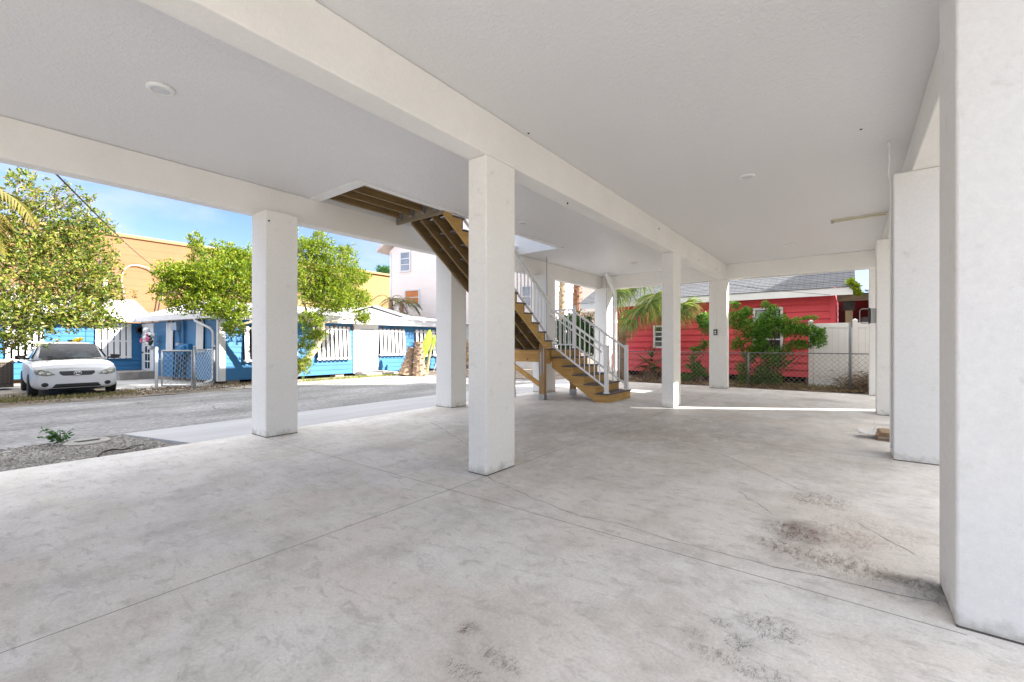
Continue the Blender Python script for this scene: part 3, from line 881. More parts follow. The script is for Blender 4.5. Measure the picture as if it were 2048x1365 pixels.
# ------------------------------------------------------------------ blue bungalow
BLUE = surf('blue clapboard paint', (.024, .160, .355), rough=.55, var=.12, vscale=.9, fine=.05)
BLUE2 = surf('blue gable paint', (.045, .185, .37), rough=.6, var=.14, vscale=.9, fine=.05)
WHT = surf('white exterior paint', (.70, .70, .70), rough=.6, var=.08, vscale=1.5, fine=.04)
ROOFW = surf('white coated roofing', (.60, .585, .575), rough=.75, var=.10, vscale=1.2, fine=.08)
bh = thing('blue_bungalow', 'low blue clapboard bungalow with white slatted shutters and a white roof', 'house', (-20, 8, -.19))
def bp(mb, name, mat, bevel=0, **k):
    return mb.build(name, mat, bh, bevel=bevel, **k)
MU = -17.7                       # front wall plane of the right wing
CA = on_x(440, 700, MU); CA.z = 0  # its near corner
CBx, CBy = -24.15, CA.y - .74
ZW, ZE = -.06, 2.13
# walls
m = MB(); m.siding((MU, CA.y), (MU, 17.6), ZW, ZE, (1, 0), .2, .022); m.box(MU - .25, MU - .06, CA.y + .1, 17.6, ZW, ZE); bp(m, 'front_wall', BLUE)
nn = Vector((-(CBy - CA.y), CBx - MU, 0)).normalized()
if nn.y > 0: nn = -nn
m = MB(); m.siding((MU, CA.y), (CBx, CBy), ZW, ZE + .02, (nn.x, nn.y), .2, .018); bp(m, 'side_wall', BLUE2)
m = MB(); m.siding((CBx, CBy), (CBx, -14), ZW + .02, ZE, (1, 0), .2, .022); m.box(CBx - .3, CBx - .06, -14, CBy - .05, ZW, ZE); bp(m, 'wing_wall', BLUE)
# piers, and a dark block coloured as the crawl space shade
PIER = surf('pier block', (.38, .33, .27), rough=.9, var=.25, vscale=5, bump=.4)
for v in np.arange(CA.y + .25, 17.2, 2.1): m = MB(); m.box(MU - .45, MU - .05, v, v + .4, -.25, ZW - .002); bp(m, 'pier', PIER)
for v in np.arange(-12, CBy, 2.4): m = MB(); m.box(CBx - .45, CBx - .05, v, v + .4, -.25, ZW + .018); bp(m, 'pier', PIER)
m = MB(); m.box(MU - 6, MU - 1.0, CA.y + .6, 17.2, -.25, ZW - .01); bp(m, 'crawl_space_shade', DARK)
# corner boards
m = MB(); m.box(MU - .02, MU + .03, CA.y - .02, CA.y + .17, ZW - .02, ZE); bp(m, 'corner_board', WHT, .004)
m = MB(); m.obox((MU - .02, CA.y - .02, ZW - .02), ((CBx - MU) * .022, (CBy - CA.y) * .022, 0), nn * .03, (0, 0, ZE - ZW)); bp(m, 'corner_board', WHT, .004)
# fascias and eaves
def wall_pt(x, y, off=0.0):
    """photo pixel onto the slanted side wall"""
    k = (x - CX) / F
    # ray: X=kZ ; u=kZ*CT-Z*ST ; v=kZ*ST+Z*CT ; nn.(p-CA)=off
    du, dv = k * CT - ST, k * ST + CT
    Z = (off + nn.x * MU + nn.y * CA.y) / (nn.x * du + nn.y * dv)
    return Vector((du * Z, dv * Z, EYE - (y - CY) * Z / F))
m = MB(); m.box(MU + .38, MU + .42, CA.y - .25, 17.6, 2.13, 2.43); bp(m, 'fascia', WHT, .004)
m = MB(); m.box(MU - .05, MU + .378, CA.y - .25, 17.6, 2.135, 2.16); bp(m, 'soffit', WHT)
sd = Vector((CBx - MU, CBy - CA.y, 0)); sl = sd.length; sd.normalize()
e0 = Vector((MU, CA.y, 0)) - sd * .45 + nn * .28
m = MB(); m.obox(e0 + Vector((0, 0, 2.16)), sd * (sl + .35), nn * .035, (0, 0, .17)); bp(m, 'fascia', WHT, .004)
m = MB(); m.obox(e0 - nn * .30 + Vector((0, 0, 2.17)), sd * (sl + .3), nn * .298, (0, 0, .02)); bp(m, 'soffit', WHT)
# right wing roof: low slope up from the eave to a ridge, hipped at the far end, with a small gablet
RZ, RU = 3.15, MU - 4.6
ev = MU + .44
e1 = e0 + sd * (sl + .3)
m = MB()
P = [(ev, CA.y - .28, 2.44), (ev, 17.6, 2.44), (RU, 17.6, RZ), (RU, CA.y - .0, RZ), (e1.x, e1.y, 2.36), (e0.x, e0.y, 2.36)]
m.add([(ev, CA.y - .28, 2.435), (ev, 17.6, 2.435), (RU, 17.6, RZ), (RU, CA.y + .9, RZ)], [(0, 1, 2, 3)])
m.add([(ev, CA.y - .30, 2.43), (RU, CA.y + .9, RZ), (e1.x, e1.y - .02, 2.37), (e0.x, e0.y - .04, 2.37)], [(0, 1, 2, 3)])
m.add([(ev, CA.y - .28, 2.40), (ev, 17.6, 2.40), (ev, 17.6, 2.435), (ev, CA.y - .28, 2.435)], [(0, 1, 2, 3)])
m.add([(RU, CA.y + .9, RZ), (RU, 17.6, RZ), (MU - 11, 17.6, 2.4), (MU - 11, CA.y + 1, 2.4)], [(0, 1, 2, 3)])
m.add([(e0.x, e0.y - .04, 2.33), (e0.x, e0.y - .04, 2.37), (e1.x, e1.y - .02, 2.37), (e1.x, e1.y - .02, 2.33)], [(0, 1, 2, 3)])
# standing seams / courses
v = CA.y + .2
while v < 17.4:
    m.bar((ev - .01, v, 2.447), (RU + .05, v, RZ + .005), .02, .014); v += 1.3
bp(m, 'roof', ROOFW)
# gablet over the far end
g0 = on_x(747, 612, MU - 2.2); g1 = on_x(846, 641, MU - .3)
m = MB()
gp = Vector((MU - 2.2, g0.y, g0.z)); ga = Vector((MU - 1.2, g0.y - .1, 2.66)); gb = Vector((MU + .2, g1.y, 2.5))
m.bar(gp, Vector((MU - .6, g1.y - .6, 2.62)), .05, .16); m.add([gp, (MU - .6, g1.y - .6, 2.62), (MU - 4.6, g1.y - .6, 2.62), (MU - 5.5, g0.y, g0.z)], [(0, 1, 2, 3)])
m.add([gp, (MU - 1.9, g0.y - 2.2, 2.62), (MU - 5.5, g0.y - 2.2, 2.62), (MU - 5.5, g0.y, g0.z)], [(0, 1, 2, 3)])
bp(m, 'gablet', ROOFW)
m = MB(); m.add([gp + Vector((-.15, -.1, -.1)), (MU - .9, g1.y - .9, 2.6), (MU - 2.0, g0.y - 1.8, 2.58)], [(0, 1, 2)]); bp(m, 'gable_shade', surf('grey gable shade', (.35, .35, .36), rough=.7))  # grey triangle coloured as the shade under the gable rake
# left wing roof: eave, front slope, gable end above the side wall
WR = CBx + .42
m = MB()
rr = on_x(270, 601, CBx - 2.0); re = on_x(306, 636, CBx + .4)
m.add([(WR, -14, 2.36), (WR, re.y, 2.36), (CBx - 2.0, rr.y, rr.z), (CBx - 2.0, -14, rr.z)], [(0, 1, 2, 3)])
m.add([(CBx - 2.0, -14, rr.z), (CBx - 2.0, rr.y, rr.z), (CBx - 5, rr.y, 2.3), (CBx - 5, -14, 2.3)], [(0, 1, 2, 3)])
m.add([(WR, re.y, 2.36), (CBx - 2.0, rr.y, rr.z), (CBx - 5, re.y, 2.3)], [(0, 1, 2)])
for t in (.2, .4, .6, .8):
    m.bar((WR + (CBx - 2.0 - WR) * t, -14, 2.365 + (rr.z - 2.36) * t), (WR + (CBx - 2.0 - WR) * t, re.y + (rr.y - re.y) * t, 2.365 + (rr.z - 2.36) * t), .03, .012)
bp(m, 'wing_roof', ROOFW)
m = MB(); m.box(WR - .04, WR, -14, CBy + .05, 2.16, 2.34); bp(m, 'fascia', WHT, .004)
m = MB(); m.box(CBx, WR - .042, -14, CBy + .05, 2.165, 2.19); bp(m, 'soffit', WHT)

# shutters: upright boards with gaps, hung from the top and propped out at the foot
def shutter(o, t, n, width, z0, z1, nb, prop=.10, mid=False, gap=.36):
    """o: top-left corner on wall, t: direction along wall, n: outward"""
    m = MB(); bw = width / nb
    top, bot = Vector((0, 0, z1)), Vector((0, 0, z0))
    for i in range(nb):
        a = o + t * (bw * i + bw * gap * .5)
        A = Vector((a.x, a.y, z1)) + n * .05; B = Vector((a.x, a.y, z0)) + n * (.05 + prop)
        m.obox(B, t * bw * (1 - gap), A - B, n * .022)
    for zz in ([.05, .93] + ([.48] if mid else [])):
        A = Vector((o.x, o.y, z1)).lerp(Vector((o.x, o.y, z0)), zz) + n * (.03 + prop * zz)
        m.obox(A, t * width, n * .018, (0, 0, -.07))
    ob = bp(m, 'shutter', WHT, .003)
    f = MB(); f.obox(Vector((o.x, o.y, z0)) + t * .04 + n * .012, t * (width - .08), n * .014, (0, 0, z1 - z0))
    f.build('window', DARK, ob)
    return ob
YP = Vector((0, 1, 0)); XP = Vector((1, 0, 0))
def front(px0, px1, y0, y1, nb, **k):
    a = on_x(px0, y0, MU); b = on_x(px1, y1, MU)
    shutter(Vector((MU, a.y, 0)), YP, XP, b.y - a.y, b.z, min(a.z, 2.08), nb, **k)
front(484, 594, 652, 722, 8); front(631, 699, 652, 719, 8); front(756, 809, 658, 711, 7); front(828, 892, 660, 712, 8)
def wing(px0, px1, y0, y1, nb, **k):
    a = on_x(px0, y0, CBx); b = on_x(px1, y1, CBx)
    shutter(Vector((CBx, a.y, 0)), YP, XP, b.y - a.y, b.z, min(a.z, 2.1), nb, **k)
wing(8, 90, 646, 722, 6, prop=.03, mid=True); wing(189, 263, 645, 717, 6, prop=.03, mid=True, gap=.2); wing(-130, -40, 646, 724, 6, prop=.03, mid=True)
def side(px0, px1, y0, y1, nb, **k):
    k['prop'] = .02
    a = wall_pt(px0, y0); b = wall_pt(px1, y1)
    shutter(Vector((b.x, b.y, 0)), (a - b).normalized() * 1.0, nn, Vector((a.x - b.x, a.y - b.y, 0)).length, b.z, min(a.z, 2.12), nb, **k)
side(329, 350, 650, 705, 5, gap=.26); side(388, 411, 648, 706, 5, gap=.26)

# front door with trim, six panels
a = on_x(706, 657, MU); b = on_x(754, 745, MU); da = on_x(722, 660, MU); db = on_x(746, 745, MU)
m = MB(); m.box(MU + .0, MU + .045, a.y, da.y - .01, ZW - .02, ZE - .002); m.box(MU, MU + .045, db.y + .01, b.y + .05, ZW - .02, ZE - .002); m.box(MU, MU + .045, da.y - .01, db.y + .01, 1.93, ZE - .002)
bp(m, 'door_frame', WHT, .004)
m = MB(); m.box(MU + .0, MU + .004, da.y - .02, db.y + .02, -.06, 1.94); bp(m, 'door_gap', DARK)
m = MB(); m.box(MU + .005, MU + .03, da.y + .012, db.y - .012, -.045, 1.91)
dw = db.y - da.y
fd = bp(m, 'door', surf('white door paint', (.80, .80, .80), rough=.4, var=.03), .004)
m = MB()
for i, (z0, z1) in enumerate(((.1, .72), (.84, 1.42), (1.52, 1.82))):
    for s in (0, 1):
        y0 = da.y + dw * (.12 + .42 * s); y1 = y0 + dw * .33
        for (p, q, r, s2) in ((y0, y1, z0, z0 + .02), (y0, y1, z1 - .02, z1), (y0, y0 + .02, z0 + .021, z1 - .021), (y1 - .02, y1, z0 + .021, z1 - .021)):
            m.box(MU + .031, MU + .04, p, q, r, s2)
m.build('panel_groove_shade', surf('door groove shade', (.30, .30, .31), rough=.5), fd)  # grey strips paint the shade of the panel grooves
m = MB(); m.lathe([(.03, 0), (.03, .05), (.02, .07)], (MU + .03, db.y - .09, .92), 12, 'x'); m.box(MU + .06, MU + .075, db.y - .2, db.y - .08, .91, .93); m.lathe([(.025, 0), (.025, .03)], (MU + .03, db.y - .09, 1.06), 12, 'x'); m.build('handle', GREYP, fd)
m = MB(); m.lathe([(.035, 0), (.03, .02), (.01, .03)], (MU + .03, da.y + dw * .5, 1.55), 12, 'x'); m.bar((MU + .045, da.y + dw * .5, 1.55), (MU + .045, da.y + dw * .5, 1.44), .03, .02); m.build('knocker', GREYP, fd)
sa = on_z(700, 760, -.19)
m = MB(); m.box(MU + .05, MU + .95, a.y + .05, b.y + .55, -.2, -.045); m.box(MU + .06, MU + .55, a.y + .1, b.y + .3, -.044, .0)
tag(m.build('door_step', surf('step concrete', (.50, .44, .38), rough=.9, var=.2, bump=.3), bevel=.01), 'pale concrete step in front of the white six panel door', 'step')
# lantern by the door
lq = on_x(700, 656, MU)
m = MB(); m.tube([(MU + .0, lq.y, lq.z + .12), (MU + .16, lq.y, lq.z + .18), (MU + .2, lq.y, lq.z + .08)], .015, 6); m.lathe([(.02, .1), (.08, .04), (.06, -.12), (.02, -.15)], (MU + .2, lq.y, lq.z), 8)
bp(m, 'wall_lantern', BLACK)
for px in (669, 690, 765, 784, 798):
    m = MB(); p = on_x(px, 655, MU); m.lathe([(.05, 0), (.05, .05)], (MU + .03, p.y, 2.02), 8, 'x'); bp(m, 'shutter_hinge', surf('rusty hinge', (.20, .09, .05), rough=.8))
# glazed door in the side wall
pa, pb = wall_pt(286, 654), wall_pt(309, 747)
m = MB(); dv = Vector((pb.x - pa.x, pb.y - pa.y, 0)); wd = dv.length; dv.normalize()
o = Vector((pa.x, pa.y, ZW))
m.obox(o + nn * .005, dv * wd, nn * .035, (0, 0, 2.16)); gd = bp(m, 'door', WHT, .004)
m = MB()
for i in range(2):
    for j in range(5):
        m.obox(o + dv * wd * (.30 + .23 * i) + nn * .041 + Vector((0, 0, .28 + .33 * j)), dv * wd * .17, nn * .004, (0, 0, .27))
m.build('pane', GLASS, gd)
m = MB(); m.lathe([(.03, -.03), (.03, .03)], o + dv * wd * .12 + nn * .07 + Vector((0, 0, .95)), 10); m.build('handle', BLACK, gd)
q0 = wall_pt(262, 760); q1 = wall_pt(310, 764)
o2 = Vector((pa.x - .55, pa.y, -.2)) - dv * .35
st2 = MB(); st2.obox(Vector((pa.x, pa.y, -.2)) - dv * .65 + nn * .06, dv * (wd + .85), nn * 1.15, (0, 0, .34))
tag(st2.build('block_step', surf('old block step', (.27, .25, .23), rough=.95, var=.3, vscale=3, bump=.5), bevel=.015), 'rough grey concrete block step below the glazed side door', 'step')

# electric meter, mast and conduits on the side wall
em = thing('electric_meter', 'blue painted meter box, mast and cables on the bungalow side wall', 'meter box', (pb.x, pb.y, .3))
def sw_box(px0, px1, y0, y1, d, name, mat):
    a, b = wall_pt(px0, y0, .02), wall_pt(px1, y1, .02)
    m = MB(); m.obox(Vector((a.x, a.y, b.z)), Vector((b.x - a.x, b.y - a.y, 0)), nn * d, (0, 0, a.z - b.z)); return m.build(name, mat, em, bevel=.01)
sw_box(351, 362, 646, 661, .16, 'upper_box', surf('blue grey steel', (.25, .33, .42), rough=.5, metal=.2))
sw_box(364, 384, 688, 704, .14, 'lower_box', BLUE)
sw_box(358, 364, 686, 692, .12, 'lamp_box', GREYP)
m = MB(); p0, p1 = wall_pt(366, 640, .08), wall_pt(367, 688, .08); m.tube([p0, p1], .05, 10)
p0, p1 = wall_pt(357, 661, .06), wall_pt(360, 690, .06); m.tube([p0, p1], .03, 8); m.build('mast', BLUE2, em)
for px in (347, 352, 357, 363, 368, 371):
    m = MB(); p0, p1 = wall_pt(px + 2, 704, .08), wall_pt(px - 2 + (px % 3), 752, .14); mid = (p0 + p1) / 2 + Vector((random.uniform(-.1, .1), 0, -.1)); m.tube([p0, mid, p1, p1 + Vector((.3, -.1, -.12))], .022, 6); m.build('cable', BLACK, em)
ph = wall_pt(372, 700, .1)
m = MB(); m.lathe([(.12, -.18), (.13, .0), (.12, .13), (.06, .17)], ph + nn * .1, 14); m.build('glass_meter', BLUE, em, smooth=True)

# downspout at the near corner
ds = MB()
c0 = Vector((MU, CA.y, 0)) + sd * .28
pz = [(c0 + sd * .9 + nn * .30 + Vector((0, 0, 2.17))), (c0 + sd * .85 + nn * .28 + Vector((0, 0, 2.08))), (c0 + sd * .12 + nn * .12 + Vector((0, 0, 1.80))), (c0 + nn * .09 + Vector((0, 0, 1.66))), (c0 + nn * .09 + Vector((0, 0, .02))), (c0 + nn * .14 + sd * .05 + Vector((0, 0, -.06))), (c0 + nn * .2 + sd * .3 + Vector((0, 0, -.12)))]
ds.tube(pz, .042, 8)
bp(ds, 'downspout', WHT)

# hanging decorations by the side door
dc = wall_pt(297, 676, .35)
hd = thing('door_wreath', 'white cotton wreath with red and pink flowers hanging by the side door', 'wreath', dc)
def blob(mb, c, r, n=10):
    mb.lathe([(r * math.sin(PI * k / 8), -r * math.cos(PI * k / 8)) for k in range(1, 8)], c, n)
m = MB()
for k in range(26):
    q = dc + Vector((random.gauss(0, .10), random.gauss(0, .05), random.gauss(0, .12))); blob(m, q, random.uniform(.06, .12))
m.build('cotton', surf('white cotton', (.75, .74, .72), rough=.95), hd, smooth=True)
m = MB()
for k in range(12): blob(m, dc + dv * random.uniform(.15, .42) + nn * .12 + Vector((0, 0, random.uniform(-.14, .14))), random.uniform(.03, .06), 7)
for k in range(6): blob(m, dc - dv * random.uniform(.2, .3) + nn * .15 + Vector((0, 0, random.uniform(-.2, -.05))), .04, 7)
m.build('flower', surf('red pink petals', (.50, .05, .10), rough=.7, col2=(.55, .18, .35), vscale=9), hd)
m = MB()
for k in range(10): blob(m, dc + dv * random.uniform(.2, .55) + nn * .08 + Vector((0, 0, random.uniform(-.3, .15))), random.uniform(.04, .07), 7)
m.build('dark_foliage', surf('dark wreath leaves', (.03, .035, .03), rough=.9), hd)
m = MB(); m.lathe([(.17, -.01), (.17, .02), (.10, .03), (.10, -.01)], wall_pt(281, 661, .1), 20, 'x'); 
tag(m.build('wall_clock', BLACK), 'round black plaque on the wall left of the glazed side door', 'plaque')

# white folded stand by the banana plant
q = on_x(884, 738, MU + .9)
m = MB()
for (dx, dy) in ((-.25, -.35), (-.25, .35), (.25, -.35), (.25, .35)):
    m.bar((q.x + dx, q.y + dy, -.19), (q.x, q.y + dy * .3, .95), .045, .045)
m.bar((q.x + .17, q.y - .26, .2), (q.x + .17, q.y + .26, .2), .03, .05); m.bar((q.x, q.y - .2, .95), (q.x, q.y + .2, .95), .07, .05)
tag(m.build('folding_stand', WHT, bevel=.004), 'white folding stand leaning open against the blue wall beside the banana plant', 'stand')
# ------------------------------------------------------------------ chain link
WIRE = surf('galvanised wire', (.50, .51, .52), rough=.35, var=.2, vscale=9, metal=.7)
def chain(o, t, width, z0, z1, pitch=.075, r=.0022):
    """diamond mesh panel from o along unit t"""
    t = Vector(t).normalized(); nrm = Vector((-t.y, t.x, 0)); h = z1 - z0
    m = MB(); k = -h
    while k < width:
        for s in (1, -1):
            # a wire climbing at 45 degrees from along-distance k (s=1) or mirrored
            a0, a1 = k, k + h
            lo, hi = max(0, a0), min(width, a1)
            if hi - lo < .01: continue
            za, zb = z0 + (lo - a0), z0 + (hi - a0)
            if s < 0: za, zb = z1 - (lo - a0), z1 - (hi - a0)
            A = Vector((o[0], o[1], 0)) + t * lo + Vector((0, 0, za)) + nrm * r * s; B = Vector((o[0], o[1], 0)) + t * hi + Vector((0, 0, zb)) + nrm * r * s
            m.bar(A, B, r * 2, r * 2, up=nrm)
        k += pitch
    return m

# gate in front of the side door
g0, g1 = on_z(313, 780, -.19), on_z(389, 779, -.19)
g2 = on_z(428, 772, -.19)
gt = thing('chain_link_gate', 'galvanised chain link gate between pipe posts in front of the blue side wall', 'gate', g0)
def post(mb, p, r, h): mb.tube([(p.x, p.y, p.z - .1), (p.x, p.y, p.z + h)], r, 10); mb.lathe([(r * 1.15, 0), (r * 1.1, .02), (r * .5, .05)], (p.x, p.y, p.z + h), 10)
m = MB(); post(m, g0, .045, 1.30); m.build('post', WHT, gt, smooth=True)
m = MB(); post(m, g1, .04, 1.32); m.build('post', GALV, gt, smooth=True)
a = g0.lerp(g1, .14); b = g0.lerp(g1, .93)
m = MB()
for (p, q) in ((a + Vector((0, 0, .12)), a + Vector((0, 0, 1.22))), (b + Vector((0, 0, .12)), b + Vector((0, 0, 1.22))), (a + Vector((0, 0, 1.22)), b + Vector((0, 0, 1.22))), (a + Vector((0, 0, .12)), b + Vector((0, 0, .12)))):
    m.tube([p, q], .024, 8)
for z in (.35, .95): m.tube([g0 + Vector((0, 0, z)), a + Vector((0, 0, z))], .015, 6)
m.tube([b + Vector((0, 0, .95)), g1 + Vector((0, 0, .97))], .02, 6)
m.build('gate_frame', GALV, gt)
chain(a, (b - a).xy.to_3d(), (b - a).length, -.19 + .13, -.19 + 1.21, .16, .0028).build('chain_mesh', WIRE, gt)
fc = thing('chain_link_fence', 'short galvanised chain link panel joining the gate to the bungalow corner', 'fence', g1)
m = MB(); post(m, g2, .035, 1.34); m.build('post', surf('dull dark post', (.16, .17, .18), rough=.6), fc, smooth=True)
m = MB(); m.tube([g1 + Vector((0, 0, 1.25)), g2 + Vector((0, 0, 1.25))], .02, 8); m.build('top_rail', GALV, fc)
dd = Vector((g2.x - g1.x, g2.y - g1.y, 0)); chain(g1, dd, dd.length, -.15, 1.05, .16, .0028).build('chain_mesh', WIRE, fc)

# ------------------------------------------------------------------ car
CARP = surf('white car paint', (.60, .60, .615), rough=.25, var=.02, vscale=2, spec=.6)
cx0, cy0, cz0 = -19.10, 2.46, -.19
car = thing('parked_car', 'white hatchback parked nose out in front of the blue bungalow', 'car', (cx0, cy0, cz0))
C0 = Vector((cx0, cy0, cz0))
def cp(v): return C0 + Vector(v)
secs = [  # x, half width, low z, shoulder z, top z
    (2.17, .60, .30, .57, .66), (2.135, .77, .21, .62, .745), (2.03, .845, .18, .69, .81), (1.80, .872, .18, .77, .875), (1.40, .883, .18, .84, .945), (1.00, .886, .19, .87, .985),
    (.60, .888, .19, .88, 1.00), (-.2, .888, .19, .89, 1.0), (-1.0, .886, .19, .90, 1.0), (-1.6, .87, .21, .91, 1.01), (-2.0, .83, .27, .90, 1.0), (-2.15, .74, .36, .85, .95)]
m = MB(); ring = []
for (x, w, lo, sh, tp) in secs:
    half = [(0, lo), (.72 * w, lo), (.95 * w, lo + .05), (w, lo + .18), (w * 1.0, (lo + sh) * .55), (w * .985, sh), (w * .93, sh + (tp - sh) * .55), (w * .74, tp - .012), (w * .36, tp + .01), (0, tp + .018)]
    ring.append([cp((x, y, z)) for y, z in half] + [cp((x, -y, z)) for y, z in half[-2:0:-1]])
k = len(ring[0])
vs = [p for r in ring for p in r]
fs = [(i * k + j, i * k + (j + 1) % k, (i + 1) * k + (j + 1) % k, (i + 1) * k + j) for i in range(len(ring) - 1) for j in range(k)]
fs += [tuple(range(k))[::-1], tuple((len(ring) - 1) * k + j for j in range(k))]
m.add(vs, fs)
body = m.build('body', CARP, car, smooth=True, sub=2)
# cut the wheel arches
cutters = []
for (wx) in (1.33, -1.27):
    for s in (1, -1):
        mm = MB(); mm.lathe([(.345, -.16), (.345, .16)], cp((wx, s * .86, .31)), 28, 'y'); c_ = mm.build('cut', BLACK); cutters.append(c_)
        bo = body.modifiers.new('arch', 'BOOLEAN'); bo.object = c_; bo.operation = 'DIFFERENCE'; bo.solver = 'EXACT'
bpy.context.view_layer.update()
dg = bpy.context.evaluated_depsgraph_get()
nm = bpy.data.meshes.new_from_object(body.evaluated_get(dg))
body.modifiers.clear(); body.data = nm
for c_ in cutters: bpy.data.objects.remove(c_)
nm.polygons.foreach_set('use_smooth', [True] * len(nm.polygons))
# cabin
m = MB(); ring = []
for (x, zb, wb, zt, wt) in ((1.04, .97, .72, .985, .70), (.72, .97, .79, 1.20, .655), (.34, .97, .81, 1.41, .60), (.05, .97, .815, 1.465, .585), (-.6, .97, .815, 1.50, .585), (-1.3, .97, .80, 1.485, .565), (-1.78, .97, .77, 1.42, .53), (-1.98, .95, .72, 1.12, .60), (-2.05, .92, .70, .96, .66)):
    half = [(wb, zb), (wb * .97 + wt * .03, zb + (zt - zb) * .25), ((wb + wt * 2) / 3, zb + (zt - zb) * .75), (wt + .01, zt - .03), (wt * .85, zt), (wt * .4, zt + .016), (0, zt + .02)]
    ring.append([cp((x, y, z)) for y, z in half] + [cp((x, -y, z)) for y, z in half[-2::-1]])
k = len(ring[0]); vs = [p for r in ring for p in r]
fs = [(i * k + j, i * k + j + 1, (i + 1) * k + j + 1, (i + 1) * k + j) for i in range(len(ring) - 1) for j in range(k - 1)]
fs += [tuple(range(k))[::-1], tuple((len(ring) - 1) * k + j for j in range(k))]
m.add(vs, fs); m.build('cabin', CARP, car, smooth=True, sub=1)
CG = glass('car glass', (.010, .014, .018), .03); CG.node_tree.nodes['Principled BSDF'].inputs['Specular IOR Level'].default_value = .16
# windscreen: curved patch just proud of the cabin front
m = MB(); G = []
for i in range(7):
    s = i / 6; z = 1.005 + .405 * s; x = 1.075 - .70 * s + .055 * math.sin(PI * s) ; w = .665 - .095 * s
    G.append([cp((x - .14 * (y ** 2), y * w, z + .034)) for y in np.linspace(-1, 1, 11)])
vs = [p for r in G for p in r]; fs = [(i * 11 + j, i * 11 + j + 1, (i + 1) * 11 + j + 1, (i + 1) * 11 + j) for i in range(6) for j in range(10)]
m.add(vs, fs); ws = m.build('windscreen', CG, car, smooth=True)
m = MB(); m.tube([cp((1.06, .6, .995)), cp((1.085, 0, 1.005)), cp((1.06, -.6, .995))], .022, 6); m.tube([cp((1.05, -.05, 1.02)), cp((.97, -.5, 1.09))], .009, 5); m.build('wiper_cowl', BLACK, car)
m = MB(); m.box(*[v for v in (cx0 + .47, cx0 + .50, cy0 - .12, cy0 + .12, cz0 + 1.33, cz0 + 1.39)]); m.build('rear_view_mirror', BLACK, car, bevel=.01)
for s in (1, -1):
    m = MB(); m.add([cp((.80, s * .800, 1.03)), cp((.18, s * .820, 1.03)), cp((.13, s * .640, 1.40)), cp((.40, s * .655, 1.37))], [(0, 1, 2, 3)]); m.add([cp((.10, s * .822, 1.03)), cp((-.9, s * .822, 1.03)), cp((-.85, s * .640, 1.42)), cp((.06, s * .640, 1.41))], [(0, 1, 2, 3)]); m.add([cp((-.98, s * .818, 1.03)), cp((-1.7, s * .79, 1.05)), cp((-1.55, s * .62, 1.38)), cp((-.93, s * .636, 1.41))], [(0, 1, 2, 3)])
    m.build('side_window', CG, car)
    m = MB(); m.tube([cp((.70, s * .82, 1.02)), cp((.68, s * .92, 1.035))], .03, 8)
    prof = [(.0, -.07), (.05, -.06), (.075, 0), (.06, .05), (.02, .07)]
    m.add([cp((.70 + dx, s * (.90 + dy), 1.05 + dz)) for dx, dy, dz in ((.05, 0, -.06), (.05, .20, -.05), (.04, .21, .06), (.04, .0, .075), (-.06, 0, -.06), (-.06, .19, -.05), (-.06, .20, .06), (-.06, 0, .075))], [(0, 1, 2, 3), (7, 6, 5, 4), (0, 4, 5, 1), (1, 5, 6, 2), (2, 6, 7, 3), (3, 7, 4, 0)])
    m.build('wing_mirror', BLACK, car, bevel=.025, seg=3)
def on_body(y, z, off=.012):
    """point on the car nose at (y, z) by casting along -x"""
    from mathutils.bvhtree import BVHTree
    global _bvh
    try: _bvh
    except NameError:
        _bvh = BVHTree.FromPolygons([v.co + Vector(body.location) + C0 - Vector((0, 0, 0)) for v in nm.vertices], [tuple(p.vertices) for p in nm.polygons])
    h = _bvh.ray_cast(cp((4, y, z)), Vector((-1, 0, 0)))
    return (h[0] if h[0] else cp((2.0, y, z))) + Vector((off, 0, 0))
def patch(outline, name, mat, off=.012, n=6, depth=None):
    """polygon (y,z outline) draped on the nose, fanned from its centre with rings"""
    c_ = Vector((sum(p[0] for p in outline) / len(outline), sum(p[1] for p in outline) / len(outline)))
    m = MB(); N_ = len(outline); vs = [on_body(c_[0], c_[1], off)]; fs = []
    for r in range(1, n + 1):
        t = r / n
        for p in outline:
            vs.append(on_body(c_[0] + (p[0] - c_[0]) * t, c_[1] + (p[1] - c_[1]) * t, off * (1 if r < n else -.2)))
    for j in range(N_):
        fs.append((0, 1 + j, 1 + (j + 1) % N_))
        for r in range(n - 1):
            a = 1 + r * N_
            fs.append((a + j, a + N_ + j, a + N_ + (j + 1) % N_, a + (j + 1) % N_))
    m.add(vs, fs); return m.build(name, mat, car, smooth=True)
LAMP = surf('headlamp lens', (.24, .25, .19), rough=.12, var=.4, vscale=14, spec=.8)
def dens(poly, k=3):
    o = []
    for a, b in zip(poly, poly[1:] + poly[:1]):
        for i in range(k): o.append((a[0] + (b[0] - a[0]) * i / k, a[1] + (b[1] - a[1]) * i / k))
    return o
for s in (1, -1):
    hl = patch(dens([(s * .41, .60), (s * .60, .575), (s * .79, .62), (s * .835, .69), (s * .80, .765), (s * .68, .765), (s * .53, .70)]), 'headlight', LAMP, .016)
    m = MB(); p = on_body(s * .55, .63, .018); m.lathe([(.035, -.01), (.04, .004), (.01, .012)], p, 12, 'x'); p = on_body(s * .68, .66, .018); m.lathe([(.045, -.01), (.05, .004), (.01, .012)], p, 12, 'x'); m.build('reflector', surf('lamp reflector', (.7, .7, .7), rough=.15, metal=.9), hl)
    patch([(s * .62 + .075 * math.cos(t), .345 + .062 * math.sin(t)) for t in np.linspace(0, 2 * PI, 14, endpoint=False)], 'fog_lamp_recess', BLACK, .012, 3)
